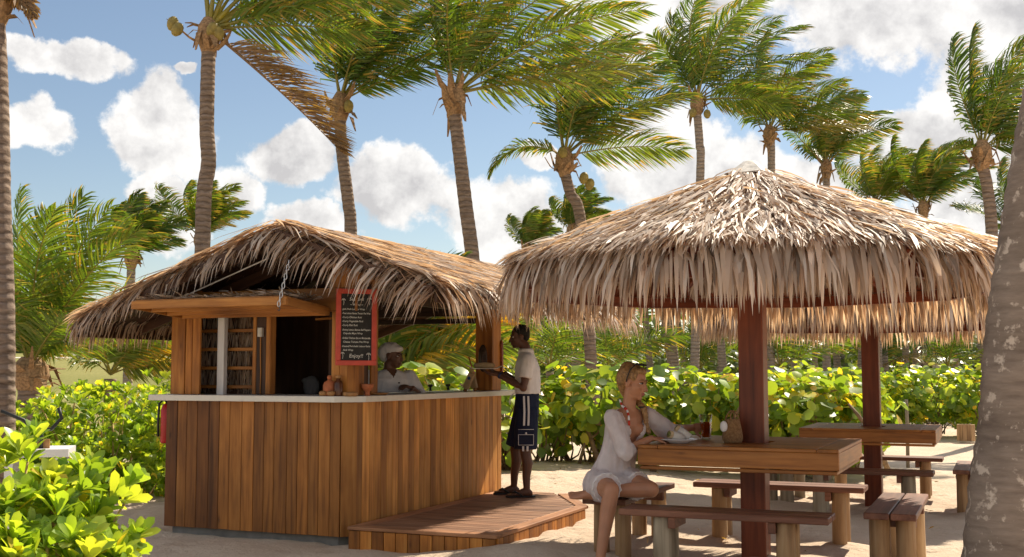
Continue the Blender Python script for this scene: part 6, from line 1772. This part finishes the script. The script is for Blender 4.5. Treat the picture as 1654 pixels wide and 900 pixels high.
def basket():
    t = thing('woven_basket', 'small woven straw basket bag with a white tassel against the red post', 'basket', (1.665, 8.705, TZ), 0.3)
    prof = [(0.0, 0.0), (0.062, 0.0), (0.075, 0.02), (0.078, 0.05), (0.070, 0.10), (0.060, 0.15), (0.055, 0.18), (0.052, 0.18), (0.056, 0.15), (0.066, 0.10), (0.073, 0.05), (0.068, 0.02), (0.0, 0.012)]
    mb = MB(); mb.lathe(prof, 24)
    m, nt, out = new_mat('woven_straw')
    tc = node(nt, 'ShaderNodeTexCoord'); wv = node(nt, 'ShaderNodeTexWave', wave_type='BANDS', bands_direction='Z', i_Scale=34.0, i_Distortion=1.0); br = node(nt, 'ShaderNodeTexNoise', i_Scale=70.0, i_Detail=4.0)
    nt.links.new(tc.outputs['Object'], wv.inputs['Vector']); nt.links.new(tc.outputs['Object'], br.inputs['Vector'])
    c = ramp(nt, br.outputs[0], [(0.3, (0.26, 0.13, 0.05)), (0.7, (0.46, 0.27, 0.12))]); c = mixc(nt, c, ramp(nt, wv.outputs[0], [(0.1, (0.5, 0.45, 0.4)), (0.5, (1, 1, 1))]), 0.8, 'MULTIPLY')
    p = node(nt, 'ShaderNodeBsdfPrincipled', i_Roughness=0.8); nt.links.new(c, p.inputs['Base Color'])
    b = node(nt, 'ShaderNodeBump', i_Strength=0.8, i_Distance=0.004); nt.links.new(wv.outputs[0], b.inputs['Height']); nt.links.new(b.outputs[0], p.inputs['Normal']); nt.links.new(p.outputs[0], out.inputs[0])
    mb.build('body', m, t, True)
    for q in (-1, 1):
        mb = MB(); pts = [(0.035*math.cos(a), q*0.045-q*0.03*math.sin(a), 0.165+0.075*math.sin(a)) for a in np.linspace(0, math.pi, 9)]
        mb.tube(pts, 0.006, 6); mb.build('handle', m, t, True)
    mb = MB(); rr = random.Random(3)
    ell(mb, (-0.085, -0.02, 0.125), (Vector((0.026, 0, 0)), Vector((0, 0.026, 0)), Vector((0, 0, 0.045))))
    fuse('tassel', mb, 0.006, M['white_cotton'], t, smooth=1, wrinkle=0.006)
basket()

# ------------------------------------------------------------------ things on the bar
def on_bar(X, Y): x, y = kw(X, Y); return (x, y, 1.243)
M['clay'] = plain('terracotta', (0.42, 0.13, 0.05), 0.7, var=0.2, scale=30); M['brown_glass'] = plain('brown_glaze', (0.10, 0.035, 0.015), 0.2, var=0.4); M['wood_bowl'] = plain('wooden_bowl', (0.34, 0.17, 0.06), 0.5, var=0.3, scale=30)
t = thing('clay_bottle', 'round-shouldered terracotta bottle on the bar corner', 'bottle', on_bar(-0.215, 0.01), KR)
mb = MB(); mb.lathe([(0, 0), (0.05, 0), (0.055, 0.01), (0.055, 0.09), (0.045, 0.115), (0.020, 0.13), (0.016, 0.145), (0, 0.145)], 20); mb.build('body', M['clay'], t, True)
mb = MB(); mb.lathe([(0, 0.142), (0.019, 0.142), (0.022, 0.155), (0.016, 0.172), (0, 0.174)], 14); mb.build('stopper', M['clay'], t, True)
t = thing('sauce_bottle', 'slim dark brown sauce bottle beside the terracotta bottle', 'bottle', on_bar(-0.125, 0.005), KR)
mb = MB(); mb.lathe([(0, 0), (0.036, 0), (0.038, 0.01), (0.038, 0.105), (0.028, 0.125), (0.018, 0.135), (0.018, 0.15), (0, 0.15)], 18); mb.build('body', M['brown_glass'], t, True)
mb = MB(); mb.lathe([(0, 0.148), (0.024, 0.148), (0.024, 0.172), (0, 0.174)], 14); mb.build('cap', M['wood_bowl'], t, True)
for X, Y, lab in ((-0.245, -0.04, 'little turned wooden pot in front of the terracotta bottle'), (-0.165, -0.045, 'little turned wooden pot in front of the slim sauce bottle')):
    mb = MB(); mb.lathe([(0, 0), (0.024, 0), (0.034, 0.012), (0.036, 0.03), (0.028, 0.042), (0, 0.044)], 16); o = mb.build('wooden_pot', M['wood_bowl'], None, True, on_bar(X, Y)); tag(o, lab, 'pot', 'wooden pots on the bar')
mb = MB(); mb.lathe([(0, 0), (0.06, 0), (0.066, 0.012), (0.064, 0.03), (0.054, 0.034), (0, 0.03)], 20); o = mb.build('lidded_dish', M['wood_bowl'], None, True, on_bar(-0.03, 0.04)); tag(o, 'flat lidded wooden dish next to the footed clay bowl', 'dish')
t = thing('footed_bowl', 'footed terracotta bowl on the bar corner under the menu board', 'bowl', on_bar(0.03, 0.22), KR)
mb = MB(); mb.lathe([(0, 0), (0.028, 0), (0.024, 0.02), (0.022, 0.035), (0.04, 0.05), (0.055, 0.075), (0.058, 0.10), (0.052, 0.10), (0.045, 0.075), (0, 0.06)], 20); mb.build('bowl', M['clay'], t, True)
mb = MB(); mb.lathe([(0, 0), (0.09, 0), (0.125, 0.018), (0.12, 0.02), (0.09, 0.006), (0, 0.006)], 24); o = mb.build('wooden_plate', M['wood_bowl'], None, True, on_bar(-0.06, 0.52)); tag(o, 'flat wooden plate on the counter in front of the server', 'plate')
for X, Y, lab in ((-0.25, 1.95, 'black lever-topped dispenser on the counter to the server\'s left'), (-0.25, 2.35, 'black lever-topped dispenser on the counter next to the tan bottles')):
    t = thing('dispenser', lab, 'dispenser', on_bar(X, Y), KR, 'dispensers on the bar')
    mb = MB(); mb.lathe([(0, 0), (0.035, 0), (0.035, 0.012), (0.012, 0.018), (0.010, 0.05), (0, 0.05)], 14); mb.build('base', M['black'], t, True)
    mb = MB(); mb.lathe([(0, 0.05), (0.016, 0.05), (0.026, 0.062), (0.024, 0.075), (0, 0.078)], 12); mb.build('knob', M['black'], t, True)
# glass splash screen lying along the inner counter edge
mb = MB(); mb.box((0, 0, 0.008), (0.30, 1.55, 0.012)); o = mb.build('cold_plate', plain('steel_plate', (0.42, 0.46, 0.48), 0.15, metal=0.6), None, False, on_bar(-0.32, 1.55), (0, 0, KR)); tag(o, 'shiny steel serving plate set on the long counter', 'serving plate')
# two tan bottles in a wooden rest
lab_m = plain('tan_label', (0.55, 0.38, 0.20), 0.6); blue_m = plain('label_blue', (0.03, 0.08, 0.22), 0.5); redm = plain('red_stick', (0.55, 0.05, 0.06), 0.5)
for i, (X, Y, lean, lab) in enumerate(((-0.14, 2.52, 24, 'tan bottle with a round blue emblem leaning towards the server'), (-0.10, 2.70, -14, 'tan bottle with a round blue emblem leaning towards the man'))):
    t = thing('tan_bottle', lab, 'bottle', on_bar(X, Y), KR, 'tan bottles on the bar'); t.rotation_euler = (0, R(lean), KR)
    mb = MB(); mb.box((0, 0, 0.115), (0.062, 0.045, 0.17)); mb.build('body', lab_m, t)
    mb = MB(); mb.lathe([(0, 0.0), (0.02, 0.0), (0.02, 0.035), (0, 0.035)], 12); mb.build('foot', M['wood_bowl'], t, True)
    mb = MB(); mb.tube([(0, 0, 0.20), (0, 0, 0.25)], [0.014, 0.010], 10); mb.build('neck', lab_m, t, True)
    mb = MB(); mb.tube([(0, -0.023, 0.15), (0, -0.027, 0.15)], [0.018, 0.018], 16); mb.build('emblem', blue_m, t)
x, y, z = on_bar(-0.11, 2.62)
mb = MB(); mb.tube([(0.03, 0, 0.0), (-0.03, 0.0, 0.17)], 0.007, 8); o = mb.build('red_stick', redm, None, True, (x, y-0.05, z+0.19), (0, 0, KR)); tag(o, 'short red stick stuck up between the two tan bottles', 'stick')
t = thing('carved_mask', 'dark carved wooden mask hung on the right post of the bar', 'mask', (*kw(-0.10, RL-0.26), 1.43), KR)
mb = MB(); ell(mb, (0, -0.01, 0.16), (Vector((0.055, 0, 0)), Vector((0, 0.03, 0)), Vector((0, 0, 0.15)))); ell(mb, (0, -0.035, 0.15), (Vector((0.014, 0, 0)), Vector((0, 0.02, 0)), Vector((0, 0, 0.06)))); ell(mb, (0, -0.03, 0.23), (Vector((0.045, 0, 0)), Vector((0, 0.018, 0)), Vector((0, 0, 0.02)))); fuse('face', mb, 0.006, plain('dark_carving', (0.06, 0.035, 0.022), 0.5, var=0.6, scale=25), t, smooth=1)
mb = MB(); mb.box((0, -0.036, 0.10), (0.05, 0.02, 0.016)); mb.build('mouth', M['wood_bowl'], t)
t = thing('carved_paddle', 'narrow painted carving standing behind the man\'s face on the end post', 'carving', (*kw(0.012, RL-0.02), 1.43), KR)
mb = MB(); mb.prism([(-0.012, -0.02), (0.012, -0.02), (0.012, 0.02), (-0.012, 0.02)], 0.0, 0.30); ell(mb, (0, 0, 0.30), (Vector((0.016, 0, 0)), Vector((0, 0.03, 0)), Vector((0, 0, 0.06)))); mb.build('blade', plain('red_carving', (0.28, 0.07, 0.03), 0.5, var=0.6, scale=25), t)
# covered mixer in the dark doorway
t = thing('covered_mixer', 'grey cloth-covered shape inside the dark doorway of the bar', 'covered machine', (*kw(-0.98, 0.92), 1.226), KR)
mb = MB(); ell(mb, (0, 0, 0.075), (Vector((0.085, 0, 0)), Vector((0, 0.07, 0)), Vector((0, 0, 0.11)))); ell(mb, (-0.06, 0, 0.135), (Vector((0.055, 0, 0)), Vector((0, 0.045, 0)), Vector((0, 0, 0.03)))); fuse('cover', mb, 0.008, cloth('dim_cloth', (0.16, 0.15, 0.15)), t, smooth=3, wrinkle=0.006)

# ------------------------------------------------------------------ menu board
mbx, mby = kw(0.028, 0.030)
menu = thing('menu_board', 'chalk menu board in a red frame on the bar corner column', 'menu board', (mbx, mby, 1.50), KR+R(45))
BW, BH = 0.35, 0.645
red_f = plain('red_paint', (0.56, 0.075, 0.045), 0.5, var=0.12)
mb = MB(); mb.box((0, 0.008, BH/2), (BW-0.03, 0.014, BH-0.03)); mb.build('slate', plain('blackboard', (0.022, 0.021, 0.019), 0.7, var=0.35, scale=18), menu)
for s_ in (-1, 1):
    board('frame_side', (0.042, 0.026, BH-0.084), red_f, menu, (s_*(BW/2-0.021), 0.0, BH/2))
    board('frame_rail', (BW, 0.026, 0.042), red_f, menu, (0, 0.0, BH/2+s_*(BH/2-0.021)))
chalk = plain('chalk', (0.62, 0.60, 0.54), 0.95, var=0.35, scale=120)
lines = [('Sea Grill', 0.545, 0.036, 0), ('~ Menu ~', 0.503, 0.028, 0), ('-Jerk Pork Lettuce Wrap', 0.466, 0.021, 1), ('-Tuna Lettuce Banana Tomato Pita Wrap', 0.431, 0.021, 1), ('-Curry Chicken Roti', 0.397, 0.022, 1), ('-Curry Vegetable Roti', 0.364, 0.022, 1),
         ('-Curry Fish Roti', 0.330, 0.022, 1), ('-Shrimp Lettuce Banana Bell Peppers', 0.292, 0.021, 1), ('  Chipotle Mayo Wrap', 0.262, 0.021, 1), ('-Grilled Chicken Bacon Mozzarella', 0.222, 0.022, 1), ('  Cheese Tomato Pita Wrap', 0.190, 0.022, 1),
         ('-Roasted Portobello Lettuce Garlic', 0.154, 0.021, 1), ('  Aioli Wrap', 0.122, 0.021, 1), ('Enjoy!!', 0.066, 0.044, 0)]
rl = random.Random(4)
for txt, z, size, left in lines:
    cu = bpy.data.curves.new('lettering', 'FONT'); cu.body = txt; cu.size = size; cu.shear = 0.12; cu.resolution_u = 2; cu.offset = 0.0004
    cu.align_x = 'LEFT' if left else 'CENTER'
    tmp = bpy.data.objects.new('lettering', cu); C.objects.link(tmp)
    dg = bpy.context.evaluated_depsgraph_get(); dg.update()
    me = bpy.data.meshes.new_from_object(tmp.evaluated_get(dg)); bpy.data.objects.remove(tmp)
    w = max((v.co.x for v in me.vertices), default=0.2)-min((v.co.x for v in me.vertices), default=0)
    o = obj('lettering', me, chalk, menu, (-0.124 if left else 0.0, -0.0012, z), (math.pi/2, 0, R(0)))
    if w > 0.245: o.scale = (0.245/w, 1, 1)
    elif left: o.scale = (0.92, 1, 1)
for x, z, k in ((0.112, 0.555, 0.9), (-0.112, 0.545, 0.8), (0.108, 0.085, 1.0), (-0.116, 0.095, 0.8)):       # chalk palm trees
    mb = MB()
    mb.tube([(x, 0, z-0.05*k), (x+0.004, 0, z-0.02*k), (x, 0, z+0.012*k)], 0.0022, 5)
    for a in (20, 65, 115, 160, 200, -20):
        c, s_ = math.cos(R(a)), math.sin(R(a)); mb.tube([(x, 0, z+0.012*k), (x+0.012*c*k, 0, z+0.012*k+0.012*s_*k), (x+0.022*c*k, 0, z+0.010*k+0.010*s_*k-0.006)], 0.0018, 4)
    mb.build('chalk_palm', chalk, menu, loc=(0, -0.0005, 0))

# ------------------------------------------------------------------ odds and ends
t = thing('fire_extinguisher', 'red fire extinguisher with black hose on the left kiosk wall', 'fire extinguisher', (*kw(-FW-0.075, 0.10), 0.80), KR)
mb = MB(); mb.lathe([(0, 0), (0.05, 0), (0.056, 0.015), (0.056, 0.30), (0.04, 0.345), (0.018, 0.36), (0, 0.36)], 16); mb.build('cylinder', plain('extinguisher_red', (0.45, 0.02, 0.02), 0.3), t, True)
mb = MB(); mb.tube([(0, 0, 0.36), (-0.02, -0.02, 0.40), (-0.055, -0.04, 0.36), (-0.06, -0.045, 0.2), (-0.05, -0.05, 0.06)], 0.011, 8); mb.build('hose', M['black'], t, True)
mb = MB(); mb.box((0, -0.02, 0.40), (0.025, 0.11, 0.03)); mb.build('lever', M['black'], t)
cx_, cz_ = at(62, 722, 7.6)
t = thing('beach_cart', 'white flat cart with a bent black handle half hidden by the front shrub', 'cart', (cx_, 7.6, 0.0), 0.25)
whm = plain('white_plastic', (0.72, 0.72, 0.72), 0.4, var=0.05)
mb = MB(); mb.box((0, 0, cz_-0.03), (0.42, 0.40, 0.05)); mb.build('tray', whm, t)
mb = MB(); mb.box((-0.15, 0.0, cz_/2-0.03), (0.05, 0.36, cz_-0.06)); mb.box((0.15, 0.0, cz_/2-0.03), (0.05, 0.36, cz_-0.06)); mb.build('legs_frame', whm, t)
mb = MB(); h0 = cz_+0.04
mb.tube([(-0.22, -0.1, h0+0.20), (-0.08, -0.1, h0+0.14), (-0.03, -0.1, h0+0.08), (0.09, -0.1, h0+0.08), (0.15, -0.1, h0+0.15), (0.13, -0.1, h0+0.22)], 0.012, 8); mb.tube([(0.03, -0.1, h0+0.08), (0.03, -0.1, cz_-0.02)], 0.012, 8); mb.build('handle', M['black'], t, True)
mb = MB(); mb.box((0.02, -0.08, cz_+0.02), (0.12, 0.02, 0.07)); mb.build('brown_panel', M['wood_bowl'], t)
# far bits by the hedge
x, z = at(1517, 575, 46)
t = thing('concrete_pillar', 'pale square concrete pillar in the palm grove behind the hedge', 'pillar', (x, 46, 0.0)); mb = MB(); mb.box((0, 0, 1.6), (0.42, 0.42, 3.4)); mb.build('shaft', plain('pale_render', (0.55, 0.5, 0.36), 0.8), t); mb = MB(); mb.box((0, 0, 3.36), (0.52, 0.52, 0.14)); mb.build('capital', plain('pale_render', (0.55, 0.5, 0.36), 0.8), t)
x, z = at(1560, 690, 24.0)
t = thing('wooden_planter', 'small round planter of upright wooden staves under the sea grape bank', 'planter', (x, 24.0, 0.03))
for k in range(12):
    a = 2*math.pi*k/12; o = obj('stave', board_mesh((0.085, 0.03, 0.34), M['log'], 0.004), None, t, (0.16*math.cos(a), 0.16*math.sin(a), 0.15), (0, 0, a+math.pi/2))
x, z = at(1465, 700, 18.5)
mb = MB(); mb.tube([(0, 0, -0.1), (0.01, 0, 0.5), (0.005, 0, 1.0)], [0.03, 0.03, 0.028], 8); o = mb.build('stake', M['log_old'], None, True, (x, 18.5, 0)); tag(o, 'thin grey wooden stake standing in the sand beyond the bare table', 'stake')
